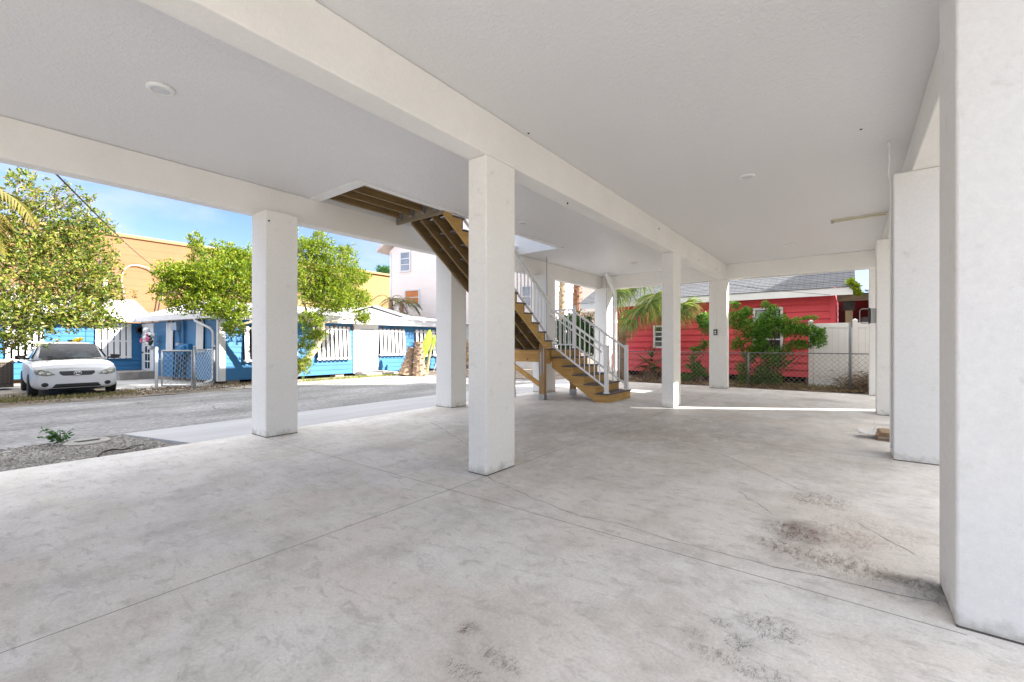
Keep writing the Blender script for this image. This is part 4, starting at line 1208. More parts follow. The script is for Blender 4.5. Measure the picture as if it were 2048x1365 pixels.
patch(dens([(-.36, .70), (.36, .70), (.36, .63), (.29, .575), (-.29, .575), (-.36, .63)], 4), 'grille', surf('dark grey grille', (.045, .047, .055), rough=.5, var=.5, vscale=60), .014)
patch(dens([(-.43, .36), (.43, .36), (.51, .25), (-.51, .25)], 5), 'lower_intake', BLACK, .012)
patch(dens([(-.58, .235), (.58, .235), (.55, .19), (-.55, .19)], 5), 'chin_spoiler', surf('blue black trim', (.012, .014, .02), rough=.5), .02)
# badge: three interlocked ovals
m = MB(); bc = on_body(0, .638, .03)
def oval(a, b, dy=0, dz=0, r=.006): m.tube([bc + Vector((0, a * math.cos(t) + dy, b * math.sin(t) + dz)) for t in np.linspace(0, 2 * PI, 21)], r, 6, cap=False)
oval(.075, .048, r=.009); oval(.024, .044); oval(.052, .017, dz=.024)
m.build('badge', surf('badge chrome', (.8, .8, .8), rough=.12, metal=1), car, smooth=True)
# panel shut lines of bonnet and bumper
m = MB(); pts = [on_body(y, .56 + .0 * abs(y), .004) for y in np.linspace(-.42, .42, 15)]
for s in (1, -1):
    m.tube([cp((x, s * (.62 + .10 * (1 - (x - 1.0) / 1.1)), z)) for x, z in ((1.95, .79), (1.6, .905), (1.2, .975), (1.02, 1.0))], .004, 4)
m.build('shut_line', DARK, car)
for (wx) in (1.33, -1.27):
    for s in (1, -1):
        w = C0 + Vector((wx, s * .80, .31))
        m = MB(); m.lathe([(.20, -.09), (.29, -.095), (.312, -.07), (.312, .07), (.29, .095), (.20, .09)], w, 28, 'y'); wh = m.build('wheel', surf('tyre rubber', (.025, .025, .026), rough=.85, var=.2), car, smooth=False)
        m = MB(); m.lathe([(.02, s * .085), (.06, s * .088), (.07, s * .07), (.17, s * .075), (.195, s * .09), (.20, s * .06)] if s > 0 else [(.20, -.06), (.195, -.09), (.17, -.075), (.07, -.07), (.06, -.088), (.02, -.085)], w, 20, 'y'); m.build('rim', surf('wheel trim', (.55, .55, .56), rough=.35, metal=.4), wh)
m = MB(); m.box(cx0 - 1.8, cx0 + 1.7, cy0 - .6, cy0 + .6, cz0 + .16, cz0 + .30); m.build('underbody', DARK, car)
m = MB(); m.tube([cp((-.1, .42, 1.49)), cp((-.35, .45, 1.95))], .006, 5); m.build('aerial', BLACK, car)
# yellow bundle on the roof
q = Vector(on_x(152, 677, cx0 - .9)); 
yb = thing('yellow_bundle', 'crumpled bright yellow bundle on the roof of the white car', 'bundle', (q.x, q.y, cz0 + 1.515))
m = MB(); bz = cz0 + 1.50
for k in range(7): blob(m, Vector((q.x + random.gauss(0, .05), q.y - .03 + k * .022, bz + .07 + random.gauss(0, .02))), random.uniform(.04, .07), 9)
m.build('wrap', surf('yellow plastic', (.75, .56, .02), rough=.4, var=.25, vscale=9), yb, smooth=True)
m = MB()
for k in range(5): blob(m, Vector((q.x, q.y - .08 - k * .022, bz + .04)), .035, 8)
m.build('strap_end', surf('dark green cloth', (.03, .06, .03), rough=.9), yb)

car.rotation_euler = (0, 0, R(-2.2)); car.location.y += .06
# air conditioner beside the car
aa = on_z(6, 779, -.19); 
ac = thing('air_conditioner', 'square louvred air conditioning unit standing beside the white car', 'air conditioner', (-21.4, 1.5, -.19))
x0, y0 = -21.9, .72
m = MB(); m.box(x0, x0 + .85, y0, y0 + .85, -.12, -.02); m.box(x0 + .03, x0 + .82, y0 + .03, y0 + .82, -.02, .66)
for (a_, b_) in ((x0, y0), (x0 + .80, y0), (x0, y0 + .80), (x0 + .80, y0 + .80)): m.box(a_, a_ + .05, b_, b_ + .05, -.02, .68)
m.build('casing', surf('dark louvre metal', (.075, .065, .055), rough=.6, var=.3, vscale=30), ac)
m = MB(); m.box(x0 - .01, x0 + .86, y0 - .01, y0 + .86, .66, .74); m.build('top_cover', surf('rusty tan cover', (.42, .33, .24), rough=.7, var=.35, vscale=8), ac, bevel=.02)
m = MB()
for k in range(13): m.box(x0 + .82, x0 + .835, y0 + .06, y0 + .79, .02 + .047 * k, .035 + .047 * k)
for k in range(9): m.box(x0 + .835, x0 + .842, y0 + .07 + .085 * k, y0 + .085 + .085 * k, 0, .64)
m.build('louvre', surf('louvre brown', (.16, .13, .11), rough=.6), ac)

# ------------------------------------------------------------------ buildings behind
ORANGE = surf('orange block paint', (.265, .140, .062), rough=.85, var=.10, vscale=.35, bump=.25, bscale=12, fine=.05)
YEL = surf('cream yellow block paint', (.31, .21, .085), rough=.85, var=.08, vscale=.4, bump=.2, bscale=12)
og = thing('orange_building', 'long orange block building rising behind the blue bungalow', 'building', (-31, 8, -.2))
OUx = -31.0
t0 = on_x(230, 463, OUx).z
ysplit = on_x(345, 600, OUx).y
m = MB(); m.box(OUx - 12, OUx, -40, on_x(560, 500, OUx).y, -.3, t0 - .25); m.build('wall', ORANGE, og)
m = MB(); m.box(OUx - 12, OUx - .05, on_x(560, 500, OUx).y + .01, 34, -.3, t0 - .3); m.build('annex_wall', YEL, og)
m = MB(); m.box(OUx - 12.1, OUx + .10, -40, 34.1, t0 - .25, t0 - .08); m.build('parapet', surf('faded coping', (.38, .20, .09), rough=.8), og, bevel=.02)
m = MB(); m.box(OUx - 11, OUx - .2, -39, 33, t0 - .08, t0 - .02); m.build('roof', ROOFW, og)
m = MB()
for z in np.arange(.3, t0 - .5, .41): m.box(OUx + .0005, OUx + .004, -40, on_x(560, 500, OUx).y, z, z + .012)
m.build('block_joint', surf('joint shade orange', (.225, .11, .047), rough=.9), og)
m = MB(); p = on_x(209, 580, OUx + .1); m.tube([(OUx + .12, p.y, 0), (OUx + .12, p.y, on_x(209, 555, OUx).z)], .11, 10); m.build('vent_pipe', WHT, og, smooth=True)
pts = [(251, 597), (247, 582), (243, 565), (245, 548), (251, 537), (262, 531), (278, 531), (295, 536), (312, 545)]
m = MB(); m.tube([on_x(x, y, OUx + .12) for x, y in pts], .030, 8); m.tube([on_x(x, y, OUx + .1) for x, y in ((324, 600), (325, 560))], .05, 8); m.build('conduit', surf('pale conduit', (.62, .52, .42), rough=.6), og, smooth=True)
m = MB(); m.tube([on_x(x, y, OUx + .2) for x, y in ((313, 640), (320, 600), (326, 566))], .035, 6); m.build('hanging_cable', BLACK, og)

PINK = surf('pale pink siding', (.82, .75, .715), rough=.7, var=.05, vscale=.6)
CREAM = surf('cream siding', (.80, .75, .64), rough=.7, var=.05, vscale=.6)
def windows(parent, plane, lst, pane_mat, frame_mat=WHT, mull=2):
    for (x0, x1, y0, y1) in lst:
        if plane[0] == 'x': a, b = on_x(x0, y0, plane[1]), on_x(x1, y1, plane[1]); t = Vector((0, 1, 0)); n = Vector((1, 0, 0)); w = b.y - a.y
        else: a, b = on_y(x0, y0, plane[1]), on_y(x1, y1, plane[1]); t = Vector((1, 0, 0)); n = Vector((0, -1, 0)); w = b.x - a.x
        o = Vector((a.x, a.y, b.z)); h = a.z - b.z; f = .07
        m = MB()
        m.obox(o - t * f + Vector((0, 0, -f)), t * (w + 2 * f), n * .05, (0, 0, f)); m.obox(o - t * f + Vector((0, 0, h)), t * (w + 2 * f), n * .05, (0, 0, f))
        m.obox(o - t * f, t * f, n * .05, (0, 0, h)); m.obox(o + t * w, t * f, n * .05, (0, 0, h))
        for k in range(1, mull): m.obox(o + Vector((0, 0, h * k / mull - .02)), t * w, n * .035, (0, 0, .04))
        wo = m.build('window', frame_mat, parent)
        g = MB(); g.obox(o + n * .004, t * w, n * .014, Vector((0, 0, h))); g.build('pane', pane_mat, wo)
ph_ = thing('pink_house', 'tall pale pink two storey gabled house with lapped siding beyond the bungalow', 'house', (-19, 20, -.2))
PU = -24.0
p0 = on_x(781, 505, PU); P0 = Vector((PU, p0.y, 0))
ft = Vector((.978, .208, 0)); fn = Vector((.208, -.978, 0)); fb = -fn
FW = 10.2
def face_pt(x, y):
    k = (x - CX) / F; du, dv = k * CT - ST, k * ST + CT
    Z = (fn.x * P0.x + fn.y * P0.y) / (fn.x * du + fn.y * dv)
    return Vector((du * Z, dv * Z, EYE - (y - CY) * Z / F))
ez = face_pt(781, 505).z
zbase = face_pt(928, 649).z
m = MB(); m.siding(P0, P0 + ft * FW, zbase, ez + .1, (fn.x, fn.y), .165, .02)
m.siding(P0 + fb * 9, P0, zbase, ez + .1, (-ft.x, -ft.y), .165, .02)
m.obox(P0 + ft * .06 + fb * .06 + Vector((0, 0, zbase)), ft * (FW - .12), fb * 8.9, (0, 0, ez + .1 - zbase))
A = P0 + Vector((0, 0, ez + .1)); m.prism([A, A + ft * FW, A + ft * FW / 2 + Vector((0, 0, FW * .36))], fb * .2)
m.build('wall', PINK, ph_)
m = MB(); m.obox(P0 + ft * .02 + fb * .1 + Vector((0, 0, -.3)), ft * FW, fb * 8.7, (0, 0, zbase + .28)); m.build('base_wall', surf('grey rendered base', (.55, .54, .53), rough=.9, var=.1), ph_)
def pink_window(x0, x1, y0, y1, pane, mull):
    a, b = face_pt(x0, y0), face_pt(x1, y1); o = Vector((a.x, a.y, b.z)) + fn * .03; w = Vector((b.x - a.x, b.y - a.y, 0)).length; h = a.z - b.z; f = .08
    m = MB()
    m.obox(o - ft * f + Vector((0, 0, -f)), ft * (w + 2 * f), fn * .05, (0, 0, f)); m.obox(o - ft * f + Vector((0, 0, h)), ft * (w + 2 * f), fn * .05, (0, 0, f))
    m.obox(o - ft * f, ft * f, fn * .05, (0, 0, h)); m.obox(o + ft * w, ft * f, fn * .05, (0, 0, h))
    for k in range(1, mull): m.obox(o + Vector((0, 0, h * k / mull - .025)), ft * w, fn * .035, (0, 0, .05))
    wo = m.build('window', WHT, ph_); g = MB(); g.obox(o + fn * .004, ft * w, fn * .014, (0, 0, h)); g.build('pane', pane, wo)
pink_window(803, 820, 507, 541, glass('painted sky reflection', (.24, .27, .32), .25), 3)  # pale sky reflection painted into the pane colour
pink_window(812, 838, 583, 608, glass('painted orange reflection', (.50, .17, .05), .15), 2)  # reflection of the orange building painted into the pane colour
pink_window(1046, 1062, 575, 612, glass('painted sky reflection'), 2)
m = MB(); tip = face_pt(757, 497); ov = .75; hz = Vector((0, 0, 1))
e_ = P0 - ft * ov + fn * .5 + hz * (ez - .02); rg = P0 + ft * FW / 2 + fn * .5 + hz * (ez + .1 + FW * .36 + .1); e2 = P0 + ft * (FW + ov) + fn * .5 + hz * (ez - .02)
for (a, b) in ((e_, rg), (rg, e2)):
    m.add([a, b, b + fb * 9.8, a + fb * 9.8, a + hz * .2, b + hz * .2, b + fb * 9.8 + hz * .2, a + fb * 9.8 + hz * .2], [(0, 3, 2, 1), (4, 5, 6, 7), (0, 1, 5, 4), (1, 2, 6, 5), (2, 3, 7, 6), (3, 0, 4, 7)])
m.build('roof', surf('pink house soffit and roof', (.60, .52, .48), rough=.8), ph_)
m = MB(); m.obox(P0 - ft * .03 + fn * .0 + hz * zbase, ft * .14, fn * .045, hz * (ez - zbase)); m.build('corner_board', WHT, ph_)

cw = thing('cream_house', 'cream white house with small windows seen beyond the stair railing', 'house', (-24, 40, -.2))
VW = 44.0
A, B = on_y(1085, 600, VW), on_y(1215, 600, VW)
m = MB(); m.siding((A.x - 3, VW), (B.x + 4, VW), 1.8, 9, (0, -1), .2, .02); m.box(A.x - 3, B.x + 4, VW + .06, VW + 8, -.3, 9); m.build('wall', CREAM, cw)
windows(cw, ('y', VW - .03), [(1166, 1176, 600, 610), (1128, 1138, 604, 620)], glass('painted sky reflection'), mull=2)
m = MB(); m.box(A.x - 3, B.x + 4.2, VW - .8, VW + .05, on_y(1180, 625, VW).z - .15, on_y(1180, 625, VW).z); m.build('porch_roof', surf('porch roof edge', (.45, .40, .34), rough=.8), cw)
m = MB(); m.prism([(A.x - 4, VW - .5, 9), (B.x + 5, VW - .5, 9), ((A.x + B.x) / 2, VW - .5, 11)], (0, 9, 0)); m.build('roof', ROOFW, cw)

# ------------------------------------------------------------------ red cottage on the right
RED = surf('red clapboard paint', (.74, .075, .095), rough=.6, var=.10, vscale=.8, fine=.05)
rh = thing('red_cottage', 'red clapboard cottage with white fascia and a grey shingle roof', 'house', (-4, 17, 0))
RV = 16.4
ex = on_y(1669, 600, RV).x; wx0 = -8.2
zt = on_y(1560, 596, RV).z
zb = .22
m = MB(); m.siding((wx0, RV), (ex, RV), zb, zt + .1, (0, -1), .225, .040); m.box(wx0, ex, RV + .06, RV + 6, zb, zt + .1); m.siding((ex + .0, RV), (ex, RV + 6), zb, zt, (1, 0), .225, .02); m.build('wall', RED, rh)
m = MB(); m.box(ex - .11, ex + .03, RV - .052, RV + .02, zb - .02, zt + .08); m.build('corner_board', RED, rh, bevel=.004)
for x in np.arange(wx0 + .3, ex - .4, 1.7): m = MB(); m.box(x, x + .4, RV + .02, RV + .4, -.1, zb - .002); m.build('pier', surf('dark pier block', (.16, .14, .13), rough=.9), rh)
m = MB(); m.box(wx0 + .1, ex - .1, RV + .8, RV + 5, -.1, zb - .01); m.build('crawl_space_shade', DARK, rh)  # dark block coloured as the shade below the floor
fy = RV - .42; fz0 = on_y(1560, 596, fy).z; fz1 = on_y(1560, 585, fy).z + .03
xr = on_y(1706, 575, fy).x
m = MB(); m.box(wx0 - .5, xr, fy - .03, fy, fz0 - .02, fz1); m.build('fascia', WHT, rh, bevel=.004)
m = MB(); m.box(wx0 - .4, xr - .02, fy + .002, RV - .0, fz0 + .02, fz0 + .04); m.build('soffit', WHT, rh)
def shingle_mat():
    mt, nt, p, out = new_mat('grey shingles')
    tc = N(nt, 'ShaderNodeTexCoord')
    br = nt.nodes.new('ShaderNodeTexBrick')
    br.inputs['Scale'].default_value = 1.0; br.inputs['Brick Width'].default_value = .32; br.inputs['Row Height'].default_value = .11
    br.inputs['Mortar Size'].default_value = .008; br.inputs['Color1'].default_value = (.155, .158, .17, 1); br.inputs['Color2'].default_value = (.115, .12, .13, 1); br.inputs['Mortar'].default_value = (.04, .04, .04, 1)
    L(nt, tc.outputs['Object'], br.inputs['Vector'])
    n1 = N(nt, 'ShaderNodeTexNoise', Scale=60.0, Detail=3.0); L(nt, tc.outputs['Object'], n1.inputs['Vector'])
    mx = N(nt, 'ShaderNodeMix', data_type='RGBA', blend_type='MULTIPLY'); mx.inputs['Factor'].default_value = .6
    r = N(nt, 'ShaderNodeValToRGB'); r.color_ramp.elements[0].color = (.6, .6, .6, 1); r.color_ramp.elements[1].color = (1.3, 1.3, 1.3, 1); L(nt, n1.outputs['Fac'], r.inputs[0])
    L(nt, br.outputs['Color'], mx.inputs[6]); L(nt, r.outputs[0], mx.inputs[7]); L(nt, mx.outputs[2], p.inputs['Base Color'])
    p.inputs['Roughness'].default_value = .9
    b = N(nt, 'ShaderNodeBump', Strength=.5, Distance=.02); L(nt, br.outputs['Fac'], b.inputs['Height']); b.invert = True; L(nt, b.outputs[0], p.inputs['Normal'])
    return mt
SH = shingle_mat()
# roof as courses: real overlapping strips
m = MB(); ang = R(24); y, z = fy - .06, fz1 + .005; stp = .17
while y < RV + 3.2:
    dy, dz = stp * math.cos(ang), stp * math.sin(ang)
    m.add([(wx0 - .55, y, z + .016), (xr + .05, y, z + .016), (xr + .05, y + dy * 1.15, z + dz * 1.15 + .002), (wx0 - .55, y + dy * 1.15, z + dz * 1.15 + .002), (wx0 - .55, y, z), (xr + .05, y, z)], [(0, 1, 2, 3), (4, 5, 1, 0)])
    y += dy; z += dz
m.add([(wx0 - .55, y, z), (xr + .05, y, z), (xr + .05, RV + 7, fz1), (wx0 - .55, RV + 7, fz1)], [(0, 1, 2, 3)])
m.build('roof', SH, rh)
m = MB(); m.prism([(ex - .05, RV + .01, zt), (ex - .05, RV + 6, zt), (ex - .05, RV + 3, z - .1)], (-.12, 0, 0)); m.build('gable', RED, rh)
windows(rh, ('y', RV - .044), [(1511, 1561, 621, 699)], glass('dark cottage pane', (.03, .035, .04), .08), mull=4)
windows(rh, ('y', RV - .044), [(1311, 1350, 655, 693)], glass('dark cottage pane'), mull=4)
# awning sash pushed out at the top of the larger window
a = on_y(1514, 622, RV); b = on_y(1558, 640, RV)
m = MB(); m.obox((a.x, RV - .09, a.z - .02), (b.x - a.x, 0, 0), (0, -.22, -.28), (0, .012, -.01)); m.build('awning_sash', glass('pale sash glass', (.30, .34, .36), .12), rh)
# lean-to carport on the cottage's right
lt = thing('lean_to', 'dark timber lean to with a black corrugated roof beside the red cottage', 'shed', (.6, 17, 0))
c0, c1 = on_y(1671, 603, RV + .1), on_y(1738, 590, RV + .1)
m = MB(); m.box(ex + .06, 3.2, RV - .02, RV + .10, c0.z - .02, c0.z + .20); m.build('lintel', wood('grey brown beam', (.30, .22, .15), (.16, .12, .09), 0), lt, bevel=.008)
px_ = on_y(1698, 640, RV + .15).x
m = MB(); m.box(px_ - .09, px_ + .09, RV + .0, RV + .16, 0, c0.z - .3); m.build('post', wood('weathered post', (.36, .26, .15), (.20, .14, .09), 2), lt, bevel=.008)
m = MB(); m.box(px_ - .14, px_ + .14, RV - .01, RV + .17, c0.z - .30, c0.z - .025); m.build('post_cap', surf('charred timber', (.05, .045, .04), rough=.9, var=.4, vscale=8), lt, bevel=.008)
m = MB(); m.box(ex + .05, 3.4, RV + 2.6, RV + 2.7, 0, c0.z + .3); m.build('back_wall', surf('dark red boards', (.10, .018, .018), rough=.8, var=.3), lt)
r0 = on_y(1716, 582, RV - .3); 
m = MB(); x = r0.x; zz0 = r0.z - .05
while x < 3.4:
    for (dx, dz) in ((0, 0), (.10, .035)):
        m.add([(x + dx, RV - .35, zz0 + dz), (x + dx + .10, RV - .35, zz0 + (.035 if dx == 0 else 0)), (x + dx + .10, RV + 2.9, zz0 + .34 + (.035 if dx == 0 else 0)), (x + dx, RV + 2.9, zz0 + .34 + dz)], [(0, 1, 2, 3)])
    x += .20
m.build('corrugated_roof', surf('black corrugated sheet', (.055, .06, .085), rough=.35, var=.2, metal=.3), lt)
m = MB(); x = r0.x
while x < 3.4: m.bar((x + .02, RV - .36, zz0 + .045), (x + .02, RV + 2.9, zz0 + .385), .03, .02); x += .2
m.build('roof_rib', surf('pale rib edge', (.28, .29, .33), rough=.4), lt)
m = MB(); m.box(px_ + .3, 2.6, RV + .5, RV + .9, 1.75, 2.05); m.build('shelf', surf('grey shelf', (.14, .13, .13), rough=.8), lt)

# ------------------------------------------------------------------ white vinyl fence and chain link fence
wf = thing('vinyl_fence', 'tall white vinyl privacy fence with capped posts in front of the red cottage', 'fence', (.6, 15.3, 0))
VF = 15.3
f0 = on_y(1617, 650, VF); f1 = on_y(1705, 650, VF)
VIN = surf('white vinyl', (.82, .81, .79), rough=.45, var=.04, vscale=2)
m = MB(); x = f0.x + .12
while x < 3.6:
    m.box(x, x + .143, VF - .011, VF + .011, .10, 1.70)
    x += .145
m.build('panel', VIN, wf, bevel=.003)
m = MB()
for (a_, b_) in ((f0.x + .115, f1.x - .065), (f1.x + .065, 3.6)):
    m.box(a_, b_, VF - .025, VF + .025, 1.70, 1.83); m.box(a_, b_, VF - .025, VF + .025, .03, .10)
m.build('rail', VIN, wf, bevel=.004)
for x in (f0.x, f1.x, f1.x + 1.9):
    m = MB(); m.box(x, x + .11, VF - .055, VF + .055, 0, 1.88); m.build('post', VIN, wf, bevel=.004)
    m = MB(); m.box(x - .012, x + .122, VF - .067, VF + .067, 1.88, 1.90); m.add([(x - .005, VF - .06, 1.90), (x + .115, VF - .06, 1.90), (x + .115, VF + .06, 1.90), (x - .005, VF + .06, 1.90), (x + .055, VF, 1.945)], [(0, 1, 4), (1, 2, 4), (2, 3, 4), (3, 0, 4)]); m.build('post_cap', VIN, wf)
kf = thing('boundary_fence', 'low galvanised chain link fence along the end of the concrete in front of the cottage', 'fence', (-3, 14.6, 0))
KV = 14.62
for px in (1240, 1330, 1497, 1700):
    p = on_y(px, 780, KV); h = 1.0 if px != 1700 else 1.82
    m = MB(); m.tube([(p.x, KV, -.05), (p.x, KV, h)], .030 if px == 1700 else .024, 10); m.build('post', surf('dull galvanised post', (.22, .23, .24), rough=.5, metal=.3), kf, smooth=True)
m = MB(); m.tube([(-7.0, KV, .99), (2.6, KV, .99)], .014, 8); m.build('top_rail', surf('dull galvanised rail', (.16, .16, .16), rough=.45, metal=.4), kf, smooth=True)
chain((-7.0, KV), (1, 0, 0), 9.6, .02, .98, .13, .0028).build('chain_mesh', surf('rusty grey wire', (.34, .31, .27), rough=.5, metal=.3), kf)
# ------------------------------------------------------------------ trees and plants
BARK = surf('grey bark', (.30, .265, .22), rough=.95, var=.35, vscale=7, bump=.7, bscale=35, stretch=(1, 1, .3))
BARK2 = surf('pale warm bark', (.42, .34, .24), rough=.95, var=.35, vscale=7, bump=.7, bscale=35, stretch=(1, 1, .3))
BOOT = surf('palm boots', (.36, .25, .17), rough=.95, var=.45, vscale=9, bump=1.0, bscale=25)
LEAF_A = leaf('mangrove leaves', [(.03, .07, .012), (.07, .14, .018), (.18, .26, .025), (.32, .36, .04), (.42, .40, .08), (.28, .18, .09)], .42)
LEAF_B = leaf('yellow green leaves', [(.05, .12, .010), (.14, .24, .014), (.30, .38, .02), (.44, .46, .035)], .5)
LEAF_C = leaf('deep green leaves', [(.018, .07, .012), (.035, .13, .02), (.06, .19, .03)], .35)
LEAF_D = leaf('dry brown leaves', [(.16, .10, .05), (.26, .17, .09), (.34, .25, .14), (.12, .07, .04)], .2, .8)
LEAF_P = leaf('fan palm leaflets', [(.05, .12, .02), (.10, .20, .03), (.20, .26, .05), (.36, .36, .10), (.14, .22, .05)], .35, .4)
LEAF_PD = leaf('dead palm leaflets', [(.24, .15, .07), (.34, .24, .12), (.20, .11, .06)], .25, .8)
LEAF_PY = leaf('yellow palm leaflets', [(.20, .17, .03), (.30, .25, .05), (.16, .17, .03), (.34, .24, .08)], .4, .5)

def limb(mb, p, q, r0, r1, wob=.12, n=6, k=8):
    p, q = Vector(p), Vector(q); pts = []
    L_ = (q - p).length
    off = Vector((0, 0, 0))
    for i in range(n + 1):
        t = i / n
        off = Vector((random.uniform(-1, 1), random.uniform(-1, 1), random.uniform(-.6, .6))) * wob * L_ * .35 * math.sin(PI * t)
        pts.append(p.lerp(q, t) + off)
    mb.tube(pts, [r0 + (r1 - r0) * i / n for i in range(n + 1)], k)
    return pts

def twigs(mb, clumps, start_pts, r=.03):
    for (c, rad, w) in clumps:
        s = min(start_pts, key=lambda p: (Vector(p) - Vector(c)).length)
        pts = limb(mb, s, c, r, r * .45, .18, 5, 6)
        for j in range(7):
            a = pts[random.randint(2, len(pts) - 1)]
            d = Vector(unit(rng.normal(size=3))) ; d = Vector((d.x * rad[0], d.y * rad[1], d.z * rad[2])) * .85
            e = Vector(c) + d
            tw = limb(mb, a, e, r * .38, r * .12, .2, 4, 5)
            for k in range(2):
                d2 = Vector(unit(rng.normal(size=3))) * min(rad) * .4
                limb(mb, tw[3], tw[3] + d2, r * .16, r * .07, .2, 3, 4)

def tree(name, label, base, trunk, clumps, tips, per, ll, lw, bark, leafm, r0=.13, group=None, hollow=.35):
    """trunk: list of chains of points with radii"""
    t = thing(name, label, 'tree', base, group)
    m = MB(); starts = []
    for chain_, ra, rb in trunk:
        for i in range(len(chain_) - 1):
            f0, f1 = i / (len(chain_) - 1), (i + 1) / (len(chain_) - 1)
            starts += limb(m, chain_[i], chain_[i + 1], ra + (rb - ra) * f0, ra + (rb - ra) * f1, .10, 4)
    twigs(m, clumps, starts)
    m.build('trunk', bark, t, smooth=True)
    v, q = crown_leaves(clumps, tips, per, ll, lw, hollow)
    np_mesh('crown', v, q, leafm, t)
    return t

def ck(px, py, u, rx, ry, rz, w): return (on_x(px, py, u), (rx, ry, rz), w)
# big tree at the left edge, its limbs reaching out over the car
cl = [ck(40, 560, -17.0, 1.3, 1.2, 1.0, 9), ck(120, 520, -17.3, 1.1, 1.1, .85, 9), ck(170, 560, -17.0, .75, .85, .7, 6), ck(90, 470, -17.6, 1.0, 1.0, .6, 6), ck(160, 470, -17.4, .65, .75, .5, 4),
      ck(200, 520, -17.2, .45, .4, .35, 1.4), ck(205, 590, -16.8, .45, .4, .30, 1.6), ck(30, 640, -16.6, 1.0, .9, .65, 6), ck(110, 615, -16.7, .9, .9, .6, 7), ck(170, 630, -16.9, .7, .65, .40, 4.5),
      ck(60, 395, -17.8, .55, .6, .45, 2.2), ck(20, 430, -18, .7, .7, .5, 3), ck(110, 415, -17.6, .5, .6, .3, 1.4), ck(45, 362, -17.6, .3, .35, .22, .7), ck(165, 395, -17.4, .35, .4, .2, .6), ck(120, 375, -17.5, .3, .3, .15, .25), ck(180, 435, -17.2, .45, .4, .3, 1.1), ck(205, 455, -17.3, .3, .3, .25, .7),
      ck(62, 655, -16.6, .35, .35, .18, .8), ck(20, 685, -16.5, .4, .4, .25, .8), ck(215, 645, -16.8, .3, .3, .14, .7), ck(30, 690, -16.5, .18, .2, .14, .3), ck(-60, 560, -17, 1.3, 1.2, 1.3, 6), ck(-70, 440, -17.5, 1.2, 1.0, .9, 4)]
b0 = Vector((-16.9, -1.1, -.19))
tree('spreading_tree', 'big bushy tree with small rounded leaves spreading over the white car', b0,
     [([b0, on_x(-90, 660, -16.9), on_x(-40, 610, -17.0), on_x(40, 570, -17.1)], .20, .07), ([on_x(-90, 660, -16.9), on_x(-60, 540, -17.3), on_x(20, 470, -17.6)], .12, .05), ([on_x(-60, 640, -16.8), on_x(0, 622, -16.7), on_x(80, 640, -16.7)], .08, .035), ([on_x(-40, 610, -17.0), on_x(60, 600, -16.8), on_x(150, 590, -16.9)], .07, .03)],
     cl, 3000, 8, .112, .050, BARK, LEAF_A)
# slender tree in front of the bungalow, seen on both sides of the square column
U2 = -16.2
cl = [ck(640, 500, U2, .55, .6, .45, 3), ck(675, 545, U2 + .2, .8, .9, .75, 8), ck(620, 560, U2 - .2, .8, .8, .8, 7), ck(660, 595, U2 + .2, .85, .9, .65, 8), ck(712, 600, U2, .6, .6, .5, 4), ck(715, 555, U2 - .1, .45, .45, .35, 2), ck(725, 635, U2, .35, .35, .25, 1.2), ck(605, 500, U2, .5, .6, .5, 3),
      ck(540, 560, U2, 1.2, 1.1, 1.1, 8), ck(470, 560, U2, .9, .9, .85, 8), ck(420, 555, U2 + .2, .75, .8, .6, 6), ck(375, 560, U2 + .1, .6, .6, .45, 3.2), ck(345, 550, U2, .45, .5, .35, 1.8), ck(395, 500, U2, .28, .3, .42, .9), ck(450, 510, U2 - .1, .5, .5, .35, 2), ck(480, 520, U2, .5, .5, .4, 2.4), ck(335, 585, U2, .35, .4, .28, .9), ck(410, 605, U2 + .2, .6, .6, .4, 3.2), ck(460, 620, U2 + .2, .6, .6, .35, 3), ck(365, 610, U2, .35, .4, .25, .8), ck(388, 478, U2, .13, .15, .2, .2),
      ck(466, 655, U2 + .4, .35, .35, .22, .9), ck(620, 640, U2 + .2, .5, .5, .35, 1.6), ck(612, 690, U2 + .3, .3, .35, .4, 1.0), ck(632, 668, U2 + .3, .35, .35, .2, .9), ck(606, 730, U2 + .3, .25, .3, .35, .8), ck(640, 470, U2, .2, .2, .2, .4), ck(690, 505, U2, .35, .35, .3, 1.0)]
b0 = on_z(572, 774, -.19); b0.x = U2 + .2; b0.y = on_x(575, 774, U2 + .2).y
tree('leaning_tree', 'yellow green tree with a leaning pale trunk, half hidden by a square column', b0,
     [([b0, on_x(600, 735, U2), on_x(632, 697, U2), on_x(640, 680, U2), on_x(646, 655, U2), on_x(641, 628, U2)], .16, .07), ([on_x(600, 735, U2), on_x(560, 660, U2), on_x(520, 600, U2), on_x(440, 580, U2)], .11, .04), ([on_x(632, 697, U2), on_x(625, 650, U2), on_x(605, 600, U2)], .06, .03), ([on_x(520, 640, U2 + .2), on_x(480, 650, U2 + .2), on_x(442, 662, U2 + .3)], .05, .03)],
     cl, 7800, 8, .095, .042, BARK2, LEAF_B)

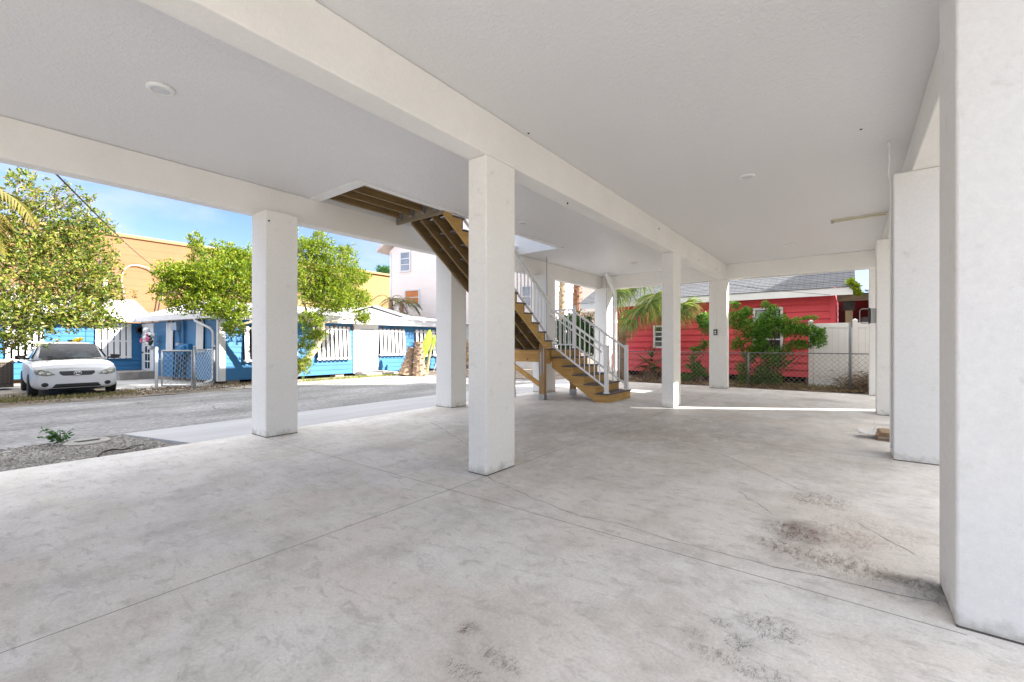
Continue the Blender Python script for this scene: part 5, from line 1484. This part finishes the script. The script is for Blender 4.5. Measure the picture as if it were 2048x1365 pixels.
def fan_frond(V, Q, o, az, el, pet, fan, n=26, droop=.9, width=.035, stems=None):
    """costapalmate frond: stalk then a drooping fan of narrow leaflets"""
    o = Vector(o); d = Vector((math.cos(az) * math.cos(el), math.sin(az) * math.cos(el), math.sin(el)))
    pts = []
    p = o.copy(); v = d.copy()
    for i in range(5):
        pts.append(p.copy()); p = p + v * pet / 4; v = (v + Vector((0, 0, -.10 * droop))).normalized()
    if stems is not None: stems.tube(pts, [.016, .014, .012, .010, .008], 5)
    hub, f = pts[-1], v
    side = f.cross(Vector((0, 0, 1)));
    side = side.normalized() if side.length > 1e-3 else Vector((1, 0, 0))
    for i in range(n):
        a = (i / (n - 1) - .5) * R(215)
        ld = (f * math.cos(a) + side * math.sin(a) + Vector((0, 0, .12 * math.cos(2 * a)))).normalized()
        ln = fan * (.72 + .28 * math.cos(a * .8)) * random.uniform(.85, 1.1)
        q = hub.copy(); dd = ld.copy(); prev = None
        seg = 5
        perp = ld.cross(Vector((0, 0, 1)));
        perp = perp.normalized() if perp.length > 1e-3 else side
        for s in range(seg + 1):
            t = s / seg
            w = width * (0.5 + 1.2 * t * (1 - t) * 2) * (1 - t ** 3) + .002
            i0 = len(V); V.append(tuple(q - perp * w)); V.append(tuple(q + perp * w))
            if prev is not None: Q.append((prev, prev + 1, i0 + 1, i0))
            prev = i0
            q = q + dd * ln / seg
            dd = (dd + Vector((random.gauss(0, .05), random.gauss(0, .05), -(.05 + .42 * t * t) * droop))).normalized()

def pinnate(V, Q, o, az, el, ln, n=22, leaf_l=.5, width=.022, arch=.9, stems=None):
    o = Vector(o); v = Vector((math.cos(az) * math.cos(el), math.sin(az) * math.cos(el), math.sin(el))); p = o.copy(); pts = []; dirs = []
    for i in range(n + 1):
        pts.append(p.copy()); dirs.append(v.copy()); p = p + v * ln / n; v = (v + Vector((0, 0, -arch * 1.9 / n))).normalized()
    if stems is not None: stems.tube(pts, [.022 * (1 - i / n) + .004 for i in range(n + 1)], 5)
    for i in range(2, n + 1):
        s = dirs[i].cross(Vector((0, 0, 1))).normalized()
        for sg in (1, -1):
            ld = (s * sg * .85 + dirs[i] * .6 + Vector((0, 0, random.uniform(-.25, .05)))).normalized(); q = pts[i].copy(); prev = None
            L2 = leaf_l * math.sin(PI * (.12 + .83 * i / n)) * random.uniform(.85, 1.1)
            pr = ld.cross(Vector((0, 0, 1))).normalized()
            for k in range(4):
                w = width * (1 - (k / 3) ** 2) + .002; i0 = len(V); V.append(tuple(q - pr * w)); V.append(tuple(q + pr * w))
                if prev is not None: Q.append((prev, prev + 1, i0 + 1, i0))
                prev = i0; q = q + ld * L2 / 3; ld = (ld + Vector((0, 0, -.22))).normalized()

def palm(name, label, base, crown, fronds, lmat, r=.16, trunk_mat=BOOT, kind='fan', dead=(), cat='palm', group=None):
    t = thing(name, label, cat, base, group)
    m = MB()
    if (Vector(crown) - Vector(base)).length > .2:
        n = 12; pts = [Vector(base).lerp(Vector(crown), i / n) for i in range(n + 1)]
        m.tube(pts, [r * (1.15 - .25 * i / n) * (1 + .06 * (i % 2)) for i in range(n + 1)], 12)
        k = 0
        L_ = (Vector(crown) - Vector(base)).length
        while k < L_ / .07:   # old leaf bases spiralling up the stem
            a = k * 2.4; p = Vector(base).lerp(Vector(crown), min(1, k * .07 / L_)); d = Vector((math.cos(a), math.sin(a), 0))
            m.bar(p + d * r * .85, p + d * r * 1.35 + Vector((0, 0, .14)), .10, .025, up=d); k += 1
        m.build('trunk', trunk_mat, t)
    for lst, mat, nm_ in ((fronds, lmat, 'crown'), (dead, LEAF_PD, 'dead_fronds')):
        if not lst: continue
        V, Q = [], []; sm = MB()
        for f in lst:
            (fan_frond if kind == 'fan' else pinnate)(V, Q, crown, *f[0], stems=sm, **f[1])
        c_ = np_mesh(nm_, V, Q, mat, t)
        sm.build('frond_stalk', surf('palm stalk', (.20, .21, .07), rough=.6, var=.3) if nm_ == 'crown' else BOOT, c_)
    return t

def hang_fan(V, Q, hub, aim, fan=.8, n=44, width=.014, droop=1.0, tilt=-.45):
    """frond seen from its face: leaflets spread from the hub and hang"""
    hub = Vector(hub)
    for i in range(n):
        a = PI + R(-100 + 200 * i / (n - 1) + random.uniform(-4, 4)) - aim
        d = Vector((math.sin(a), tilt + random.uniform(-.35, .35), math.cos(a) * .75)).normalized()
        ln = fan * random.uniform(.75, 1.1); q = hub.copy(); prev = None
        pr = d.cross(Vector((.2, 1, .1))).normalized()
        for s in range(7):
            t = s / 6; w = width * (.45 + 2.2 * t * (1 - t)) * (1 - t ** 4) + .0015; i0 = len(V)
            V.append(tuple(q - pr * w)); V.append(tuple(q + pr * w))
            if prev is not None: Q.append((prev, prev + 1, i0 + 1, i0))
            prev = i0; q = q + d * ln / 6
            d = (d + Vector((random.gauss(0, .04), random.gauss(0, .04), -(.08 + .55 * t) * droop))).normalized()

def hanging_palm(name, label, base, crown, hubs, r, dead=()):
    t = thing(name, label, 'palm', base)
    m = MB(); n = 10; L_ = (crown - base).length
    m.tube([base.lerp(crown, i / n) for i in range(n + 1)], [r * (1.1 - .2 * i / n) for i in range(n + 1)], 12)
    k = 0
    while k < L_ / .05:
        a = k * 2.4; p = base.lerp(crown, min(1, k * .05 / L_)); d = Vector((math.cos(a), math.sin(a), 0))
        m.bar(p + d * r * .8, p + d * r * 1.5 + Vector((0, 0, .16)), .07, .02, up=d); k += 1
    m.build('trunk', BOOT, t)
    for lst, mat, nm_ in ((hubs, LEAF_P, 'crown'), (dead, LEAF_PD, 'dead_fronds')):
        if not lst: continue
        V, Q = [], []; sm = MB()
        for (h, aim, fan, n_, dr) in lst:
            hang_fan(V, Q, h, aim, fan, n_, .014 if mat is LEAF_P else .009, dr)
            h = Vector(h); mid = crown.lerp(h, .55) + Vector((0, 0, .22 * (h - crown).length)); sm.tube([crown, mid, h], [.02, .015, .010], 6)
        c_ = np_mesh(nm_, V, Q, mat, t); sm.build('frond_stalk', surf('palm stalk', (.26, .25, .08), rough=.6, var=.3), c_)
pc = on_y(1246, 652, 15.2); base_ = Vector((pc.x - .12, 15.2, 0))
H = lambda x, y, v: on_y(x, y, v)
hanging_palm('sabal_palm', 'fan palm with big drooping yellow green fronds before the red cottage, right of the stairs', base_, pc,
    [(H(1276, 619, 14.75), .15, .95, 60, 1.15), (H(1262, 640, 14.65), -.2, .72, 44, 1.25), (H(1237, 584, 15.0), .3, .80, 54, 1.1), (H(1225, 600, 15.3), -.5, .8, 44, 1.1), (H(1312, 588, 14.9), .25, 1.0, 56, 1.0), (H(1300, 605, 14.8), .5, .95, 54, 1.1), (H(1252, 575, 15.4), 0, .9, 50, .9), (H(1222, 640, 15.2), -.7, .6, 36, 1.3), (H(1322, 620, 15.1), .7, .9, 46, 1.15), (H(1285, 560, 15.6), .3, .9, 46, .8)],
    .15, [(H(1238, 668, 15.0), -.3, .55, 30, 1.6), (H(1252, 672, 15.0), .3, .5, 28, 1.6), (H(1230, 690, 15.1), 0, .45, 26, 1.6), (H(1262, 655, 15.1), .6, .5, 22, 1.5)])
pc = on_y(1345, 640, 15.6)
hanging_palm('low_fan_palm', 'fan palm with one brown dead frond, just right of the middle far column', Vector((pc.x, 15.6, 0)), pc,
    [(H(1366, 612, 15.1), .35, .9, 50, 1.15), (H(1352, 622, 15.0), 0, .9, 46, 1.2), (H(1372, 605, 15.4), .6, .75, 40, 1.1), (H(1340, 600, 15.6), -.4, .8, 40, 1.0)], .13,
    [(H(1384, 616, 15.0), .5, .55, 34, 1.5)])
pc = on_y(1306, 722, 15.0)
fr = [((az, el, .35, .55), dict(n=18, droop=1.0, width=.018)) for az, el in ((-2.6, .9), (-2, .6), (-1.4, .7), (-.8, .5), (-.3, .8), (-1.6, 1.2), (-.9, .2), (-2.2, .25))]
dead = [((az, el, .3, .5), dict(n=12, droop=1.5, width=.012)) for az, el in ((-2.4, -.1), (-1.2, -.3), (-.5, 0))]
palm('young_palm', 'small dark green young palm at the foot of the red wall', Vector((pc.x, 15.0, 0)), pc - Vector((0, 0, .2)), fr, leaf('dark young palm', [(.015, .05, .012), (.03, .09, .02), (.05, .13, .03)], .3), .07, BOOT, 'fan', dead)

# two tall palm trunks beyond the stairs, their heads above the ceiling line
for i, (px, v, r, mat, lab) in enumerate(((1151, 20.5, .21, surf('shaggy brown trunk', (.33, .19, .12), rough=.95, var=.5, vscale=8, bump=1, bscale=22), 'shaggy brown palm trunk rising behind the stair railing'), (1121, 19.5, .16, surf('smooth tan trunk', (.52, .40, .25), rough=.9, var=.3, vscale=6, bump=.4, bscale=20, stretch=(1, 1, .25)), 'smooth tan palm trunk left of the shaggy one, beside the far column'))):
    p = on_y(px, 640, v); base = Vector((p.x, v, 0)); top = Vector((p.x + .1, v + .1, 6.2))
    fr = [((a * .7, .3 + .25 * (a % 3), 1.2, 1.1), dict(n=18, droop=1.2, width=.03)) for a in range(9)]
    palm('tall_palm', lab, base, top, fr, LEAF_P, r, mat, 'fan', group='tall palms beyond the stairs')

# bushes on the right
def bush(name, label, base, clumps, tips, ll, lw, mat, stems=True, cat='shrub', per=8):
    t = thing(name, label, cat, base)
    if stems:
        m = MB()
        for c_, r_, w_ in clumps:
            limb(m, Vector(base) + Vector((random.uniform(-.1, .1), random.uniform(-.05, .05), 0)), c_, .016, .006, .25, 6, 5)
        m.build('stems', surf('reddish stem', (.18, .10, .06), rough=.9), t)
    v, q = crown_leaves(clumps, tips, per, ll, lw, .1)
    np_mesh('leaves', v, q, mat, t)
    return t
def cy(px, py, v, rx, ry, rz, w): return (on_y(px, py, v), (rx, ry, rz), w)
V3 = 14.95
bush('climbing_shrub', 'large green shrub growing through the chain link fence in front of the cottage window', Vector((on_y(1535, 770, V3).x, V3, 0)),
     [cy(1475, 640, V3, .3, .2, .3, 3), cy(1500, 660, V3, .35, .25, .35, 4), cy(1535, 650, V3, .28, .25, .40, 5), cy(1518, 690, V3, .22, .25, .3, 3), cy(1545, 715, V3, .30, .25, .32, 4), cy(1530, 745, V3, .2, .2, .3, 2), cy(1515, 765, V3, .35, .15, .14, 2.2), cy(1490, 755, V3, .2, .15, .2, 1.5), cy(1550, 757, V3, .2, .15, .2, 1.6), cy(1500, 710, V3, .22, .2, .25, 2), cy(1580, 660, V3, .32, .22, .22, 3), cy(1490, 625, V3, .16, .15, .16, 1), cy(1545, 620, V3, .14, .15, .14, .8), cy(1572, 700, V3, .16, .15, .18, .8), cy(1610, 660, V3, .3, .2, .2, 2.2), cy(1635, 680, V3, .2, .15, .22, 1.5), cy(1600, 690, V3, .3, .2, .15, 1.5), cy(1475, 690, V3, .2, .15, .2, 1.2), cy(1525, 750, V3, .25, .2, .25, 2.2), cy(1485, 735, V3, .2, .2, .15, 1), cy(1600, 640, V3, .3, .1, .06, .4), cy(1620, 635, V3, .2, .08, .05, .25), cy(1470, 610, V3, .12, .1, .12, .5), cy(1640, 665, V3, .12, .1, .08, .5), cy(1560, 725, V3, .25, .12, .2, 1.2), cy(1530, 610, V3, .1, .1, .1, .4), cy(1480, 770, V3, .2, .12, .1, .9), cy(1565, 640, V3, .2, .15, .15, 1)],
     4600, .052, .026, leaf('shrub green', [(.03, .10, .012), (.08, .23, .02), (.17, .38, .035), (.30, .50, .08)], .45))
bush('leafy_shrub', 'smaller green shrub against the red wall between the two far columns', Vector((on_y(1392, 770, V3).x, V3, 0)),
     [cy(1406, 640, V3, .22, .2, .2, 4), cy(1415, 655, V3, .2, .2, .2, 2.5), cy(1395, 700, V3, .18, .15, .10, 1), cy(1410, 690, V3, .15, .15, .15, 1), cy(1390, 735, V3, .22, .18, .14, 2.5), cy(1375, 755, V3, .2, .18, .12, 2), cy(1400, 745, V3, .2, .18, .15, 2), cy(1385, 715, V3, .12, .12, .1, .7)],
     480, .075, .036, leaf('bright shrub leaves', [(.05, .18, .02), (.09, .28, .03), (.18, .38, .05), (.22, .24, .07)], .4))
V4 = 16.6
bush('hedge_shrub', 'dark green thicket seen through the stair railing', Vector((on_y(1150, 700, V4).x, V4, 0)),
     [cy(1125, 660, V4, .5, .4, .5, 3), cy(1150, 655, V4, .5, .4, .6, 4), cy(1170, 665, V4, .5, .4, .6, 4), cy(1140, 690, V4, .6, .4, .4, 3), cy(1180, 690, V4, .4, .4, .4, 3)], 900, .14, .05, LEAF_C)
# heap of dead fronds by the last fence post
bq = on_y(1722, 770, 14.95)
hp_ = thing('brush_heap', 'tangled heap of brown dead fronds behind the last fence post', 'brush heap', Vector((bq.x, 14.95, 0)))
P = rng.normal(size=(900, 3)) * np.array((.26, .16, .14)) + np.array((bq.x, 15.0, .18)); P[:, 2] = np.abs(P[:, 2])
v, q = leaf_quads(P, rng.normal(size=(900, 3)) * np.array((1, 1, .4)), .22, .018)
np_mesh('dry_fronds', v, q, LEAF_D, hp_)
vn = on_y(1708, 575, 16.0)
bush('yellow_vine', 'bright yellow green vine hanging at the corner of the cottage roof', vn, [cy(1704, 566, 16.0, .08, .08, .08, 2), cy(1710, 575, 16.0, .08, .08, .1, 3), cy(1713, 586, 16.0, .06, .06, .07, 1.5)], 80, .08, .05, leaf('lime leaves', [(.25, .34, .02), (.38, .45, .03)], .5), stems=False, cat='vine')

# plants by the bungalow
for i, (x0, x1, yb, yt, lab) in enumerate(((812, 823, 752, 697, 'shorter of the two cut palm stumps by the blue wall'), (838, 838, 752, 684, 'taller of the two cut palm stumps by the blue wall, nearer the banana plant'))):
    g_ = on_z(x0, yb, -.19); tp = on_x(x1, yt, g_.x)
    t = thing('palm_stump', lab, 'palm stump', g_, 'cut palm stumps by the blue bungalow')
    m = MB(); n = 10; pts = [g_.lerp(tp, k / n) for k in range(n + 1)]
    m.tube(pts, [.36 - .19 * min(1, (k / n) * 1.5) for k in range(n + 1)], 12)
    h = (tp - g_).length; k = 0
    while k < h / .035:
        a = k * 2.4; f = k * .035 / h; p = g_.lerp(tp, f); r = .36 - .19 * min(1, f * 1.5); d = Vector((math.cos(a), math.sin(a), 0))
        m.bar(p + d * r * .9, p + d * (r + .05) + Vector((0, 0, .10)), .09, .03, up=d); k += 1
    m.build('trunk', BOOT, t)
g_ = on_z(852, 750, -.19)
bn = thing('banana_plant', 'young banana plant with one tall yellow green leaf beside the palm stumps', 'plant', g_)
m = MB(); m.tube([g_, on_x(858, 715, g_.x), on_x(864, 690, g_.x)], [.10, .07, .04], 10); m.build('stem', surf('banana stem', (.30, .26, .12), rough=.7, var=.3, vscale=5), bn)
def broad(pts, w, tear=0):
    V, Q = [], []
    n = len(pts)
    for i, p in enumerate(pts):
        t = i / (n - 1); ww = w * math.sin(PI * (.06 + .9 * t)) ** .6; s = Vector((.25, .95, .1))
        V += [tuple(p - s * ww), tuple(p + Vector((.06, 0, 0))), tuple(p + s * ww)]
        if i: a = (i - 1) * 3; Q += [(a, a + 1, a + 4, a + 3), (a + 1, a + 2, a + 5, a + 4)]
    return V, Q
V, Q = [], []
for (pts, w) in (([on_x(x, y, g_.x) for x, y in ((850, 712), (852, 698), (855, 684), (858, 672), (859, 660))], .22), ([on_x(x, y, g_.x) for x, y in ((860, 705), (866, 692), (868, 680), (870, 670))], .12), ([on_x(x, y, g_.x + .2) for x, y in ((846, 735), (844, 722), (846, 712), (850, 704))], .14)):
    v, q = broad(pts, w); o_ = len(V); V += v; Q += [tuple(i + o_ for i in f) for f in q]
np_mesh('leaf', V, Q, leaf('banana leaf', [(.28, .40, .03), (.36, .46, .05)], .5), bn)
bush('dry_shrub', 'dry red brown shrub between the road and the pink house', on_z(930, 748, -.19), [ck(925, 735, on_z(930, 748, -.19).x, .25, .25, .25, 2), ck(930, 715, on_z(930, 748, -.19).x, .3, .3, .35, 3), ck(934, 695, on_z(930, 748, -.19).x, .2, .2, .3, 1.5)], 220, .09, .04, LEAF_D)
pc = on_x(803, 605, -21.5); fr = [((a * 1.05, .75 - .16 * (a % 4), 1.5), dict(n=18, leaf_l=.5, width=.02, arch=1.1)) for a in range(8)]
palm('feather_palm', 'green feather palm in front of the pink house, rising behind the white roof', Vector((-21.5, pc.y, -.19)), pc, fr, leaf('grey green palm', [(.06, .10, .03), (.13, .16, .06), (.20, .20, .09)], .3), .12, BOOT, 'pinnate')
pc = on_x(782, 602, -22.3); fr = [((a * .9, .9 - .22 * (a % 5), 1.5), dict(n=16, leaf_l=.4, width=.018, arch=1.3)) for a in range(9)]
palm('dead_palm', 'brown dried palm leaning beside the feather palm, against the cream wall', Vector((-22.3, pc.y, -.19)), pc, fr, LEAF_PD, .12, BOOT, 'pinnate')
bush('roof_shrub', 'yellow green bush behind the low end of the white roof', on_x(800, 640, -22), [ck(797, 636, -22, .7, .5, .3, 2), ck(812, 638, -22, .5, .4, .25, 1)], 160, .16, .05, LEAF_B, stems=False)
bush('spiky_shrub', 'pale spiky yellow green bush at the foot of the pink house', on_x(864, 645, -22.5), [ck(864, 641, -22.5, .5, .5, .35, 2), ck(868, 634, -22.5, .3, .3, .25, 1)], 130, .24, .04, LEAF_B, stems=False)
b0 = Vector((-36, on_x(772, 600, -36).y, -.2))
tree('distant_tree', 'small dark tree top showing above the yellow wall beside the pink house', b0, [([b0, on_x(772, 560, -36)], .2, .1)], [ck(772, 541, -36, .8, .9, .35, 2), ck(766, 545, -36, .5, .5, .25, 1), ck(778, 545, -36, .5, .5, .25, 1)], 160, 8, .2, .09, BARK, LEAF_C)
# yellow palm fronds hanging in at the left edge
pc = on_x(-120, 400, -17.2); b0 = Vector((-17.2, pc.y - .1, -.19))
fr = [((az, el, ln), dict(n=26, leaf_l=.75, width=.022, arch=ar)) for az, el, ln, ar in ((1.0, .9, 2.3, 1.5), (1.5, .5, 2.2, 1.7), (.6, .5, 2.2, 1.6), (1.9, 1.0, 2.2, 1.3), (.1, .7, 2.1, 1.3), (1.25, .1, 2.0, 1.5), (2.8, .8, 2.1, 1.3), (-1.2, .8, 2.1, 1.2), (4.0, .7, 2, 1.2))]
palm('yellow_palm', 'palm with yellowing fronds hanging into view at the left edge above the car', b0, pc, fr, LEAF_PY, .15, BOOT, 'pinnate')

# overhead service cable
w0, w1 = on_x(95, 331, -9.0), on_x(313, 537, -29.5)
m = MB(); pts = []
for i in range(15):
    t = i / 14; p = w0.lerp(w1, t); p.z -= .25 * math.sin(PI * t) * .5; pts.append(p)
m.tube([w0 + (w0 - pts[1]) * .2] + pts, .014, 6)
tag(m.build('overhead_cable', BLACK), 'black overhead cable sloping down from our roof towards the orange building', 'cable')
# small wires over the cottage roof and by the cream house
m = MB(); m.tube([on_y(1457, 568, 15.0), on_y(1530, 580, 15.3), on_y(1660, 590, 15.8)], .006, 5)
tag(m.build('roof_cable', BLACK), 'thin dark cable crossing in front of the red cottage roof', 'cable')

# grass and litter nobody could count
def blades(n, fn, h, w, mat, name='grass'):
    base = np.array([fn() for _ in range(n)]); d = rng.normal(size=(n, 3)) * np.array((.5, .5, 0)) + np.array((0, 0, 1)); d = unit(d)
    hh = h * rng.uniform(.4, 1.2, (n, 1)); s = unit(np.cross(d, rng.normal(size=(n, 3)))) * w
    V = np.stack([base - s, base + s, base + d * hh * .6 + s * .6 + rng.normal(size=(n, 3)) * .01, base + d * hh], 1)
    return struct(np_mesh(name, V.reshape(-1, 3), np.arange(n * 4).reshape(n, 4), mat), 'stuff')
GR = leaf('dry grass', [(.10, .14, .03), (.20, .20, .06), (.32, .27, .12), (.26, .20, .10)], .3, .8)
def g_car():
    if random.random() < .45: return (random.gauss(-16.6, .2), random.uniform(1.0, 3.6), -.19)
    return (random.uniform(-18, -16.2), random.uniform(-2.5, 1.6), -.19)
blades(2200, g_car, .11, .006, GR)
blades(1500, lambda: (random.gauss(-16.6, .2), random.uniform(8.6, 13.5), -.19), .12, .006, leaf('fresh verge grass', [(.14, .20, .03), (.28, .30, .06), (.36, .32, .12)], .35, .7))
def litter(n, fn, size, mat):
    P = np.array([fn() for _ in range(n)]); d = rng.normal(size=(n, 3)) * np.array((1, 1, .12)); v, q = leaf_quads(P, d, size, size * .5, .1)
    return struct(np_mesh('leaf_litter', v, q, mat), 'stuff')
def l_fn():
    r = random.random()
    if r < .30: return (random.uniform(-7, 1.2), random.gauss(14.45, .25), .025 + random.uniform(0, .03))
    if r < .50: return (random.uniform(-7, 1.2), random.uniform(14.7, 16.4), .03 + random.uniform(0, .06))
    if r < .80: return (random.gauss(-17.0, .45), random.uniform(3.4, 8.5), -.17 + random.uniform(0, .03))
    return (random.uniform(-18, -15.6), random.uniform(-2, 5), -.175)
litter(5200, l_fn, .075, LEAF_D)
blades(900, lambda: (random.uniform(-2.6, .5), random.gauss(14.95, .2), .02), .13, .006, leaf('straw weeds', [(.30, .24, .12), (.20, .22, .07), (.38, .30, .17)], .3, .8), 'weeds')

# ------------------------------------------------------------------ unseen neighbours added on the sunny side, shaped to shade the carport
NB = surf('cream shading neighbour', (.74, .68, .58), rough=.85, var=.06)
for (y0, y1, h, lab) in ((3.6, 13.03, 5.8, 'unseen cream neighbour house added to the right to shade the carport'), (13.34, 24.0, 5.8, 'second unseen cream neighbour house, added across a gap that lets a sun strip through')):
    nb = thing('shading_neighbour', lab, 'house', (8, (y0 + y1) / 2, 0))
    sk = .625 * 7.8; far1 = y1 + (sk if y1 < 14 else 0); far0 = y0 + (sk if y0 > 13 else 0)  # gap sides skewed along the sun so a strip of light passes
    poly = [(4.2, y0), (12, far0), (12, far1), (4.2, y1)]
    m = MB(); m.prism([(a, b, -.05) for a, b in poly], (0, 0, h + .05)); m.build('wall', NB, nb)
    m = MB(); m.prism([(a, b, h + .002) for a, b in poly], (0, 0, .15)); m.build('roof', surf('shading neighbour roof', (.3, .3, .3), rough=.9), nb)
    m = MB()
    for v in np.arange(y0 + 1, y1 - 1, 2.6): m.box(4.17, 4.195, v, v + .9, 1.0, 2.1)
    m.build('window', GLASS, nb)
    if y0 > 13:
        m = MB(); m.box(4.6, 11.5, 18.5, 21.0, h + .16, 7.75); m.build('shading_storey', NB, nb)  # upper block added to throw shade on the cottage roof

# ------------------------------------------------------------------ light
AZ, EL = R(32), R(31)
sd_ = Vector((math.cos(AZ) * math.cos(EL), math.sin(AZ) * math.cos(EL), math.sin(EL)))
sun = bpy.data.lights.new('sun', 'SUN'); sun.energy = SUN_E; sun.angle = R(.53); sun.color = (1.0, .955, .885)
so = bpy.data.objects.new('sun', sun); COL.objects.link(so); so.rotation_euler = (-sd_).to_track_quat('-Z', 'Y').to_euler()
so.location = (20, 15, 30)

wd = bpy.data.worlds.new('World'); scene.world = wd; wd.use_nodes = True
nt = wd.node_tree; bg = nt.nodes['Background']
sky = nt.nodes.new('ShaderNodeTexSky'); sky.sky_type = 'NISHITA'; sky.sun_disc = False
sky.sun_elevation = EL; sky.sun_rotation = PI / 2 - AZ
sky.air_density = 1.0; sky.dust_density = .25; sky.ozone_density = 2.2
# thin high cloud streaks
tc = N(nt, 'ShaderNodeTexCoord'); mp = N(nt, 'ShaderNodeMapping'); mp.inputs['Scale'].default_value = (1.2, 3.2, 9.0); mp.inputs['Rotation'].default_value = (R(6), R(4), .5)
L(nt, tc.outputs['Generated'], mp.inputs[0])
cn = N(nt, 'ShaderNodeTexNoise', Scale=1.6, Detail=8.0, Roughness=.58, Distortion=.5); L(nt, mp.outputs[0], cn.inputs['Vector'])
cr_ = N(nt, 'ShaderNodeValToRGB'); cr_.color_ramp.elements[0].position = .46; cr_.color_ramp.elements[1].position = .78
cr_.color_ramp.elements[1].color = (.6, .6, .6, 1)
L(nt, cn.outputs['Fac'], cr_.inputs[0])
# extra brightness added overhead to fill the shade, fading out towards the horizon
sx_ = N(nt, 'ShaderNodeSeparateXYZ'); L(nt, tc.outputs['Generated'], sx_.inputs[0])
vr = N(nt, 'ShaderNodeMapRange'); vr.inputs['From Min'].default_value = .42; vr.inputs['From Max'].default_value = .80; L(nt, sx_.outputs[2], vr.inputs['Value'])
vm = N(nt, 'ShaderNodeMix', data_type='RGBA'); vm.inputs[7].default_value = (SKY_FILL, SKY_FILL * 1.0, SKY_FILL * 1.03, 1); L(nt, vr.outputs[0], vm.inputs['Factor'])
mx = N(nt, 'ShaderNodeMix', data_type='RGBA'); L(nt, cr_.outputs[0], mx.inputs['Factor']); L(nt, sky.outputs[0], mx.inputs[6]); mx.inputs[7].default_value = (CLOUD, CLOUD * 1.01, CLOUD * 1.04, 1)
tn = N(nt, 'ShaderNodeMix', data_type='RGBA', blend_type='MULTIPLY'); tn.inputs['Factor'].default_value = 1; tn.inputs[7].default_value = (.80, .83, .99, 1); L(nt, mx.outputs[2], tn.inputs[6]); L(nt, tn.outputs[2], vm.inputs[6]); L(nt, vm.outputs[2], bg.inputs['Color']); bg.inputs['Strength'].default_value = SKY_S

cam = bpy.data.cameras.new('camera'); cam.sensor_width = 36; cam.lens = 36 * F / 2048; cam.shift_y = (CY - 682.5) / 2048
cam.clip_end = 2000; cam.clip_start = .05
co = bpy.data.objects.new('camera', cam); COL.objects.link(co); co.location = (0, 0, EYE); co.rotation_euler = (PI / 2, 0, TH)
scene.camera = co
vs_ = scene.view_settings; vs_.view_transform = 'Standard'; vs_.look = 'None'; vs_.gamma = 1; vs_.exposure = EXPO
scene.cycles.max_bounces = 10; scene.cycles.diffuse_bounces = 7; scene.cycles.glossy_bounces = 3; scene.cycles.transmission_bounces = 4
scene.cycles.use_denoising = True
scene.cycles.sample_clamp_indirect = 8
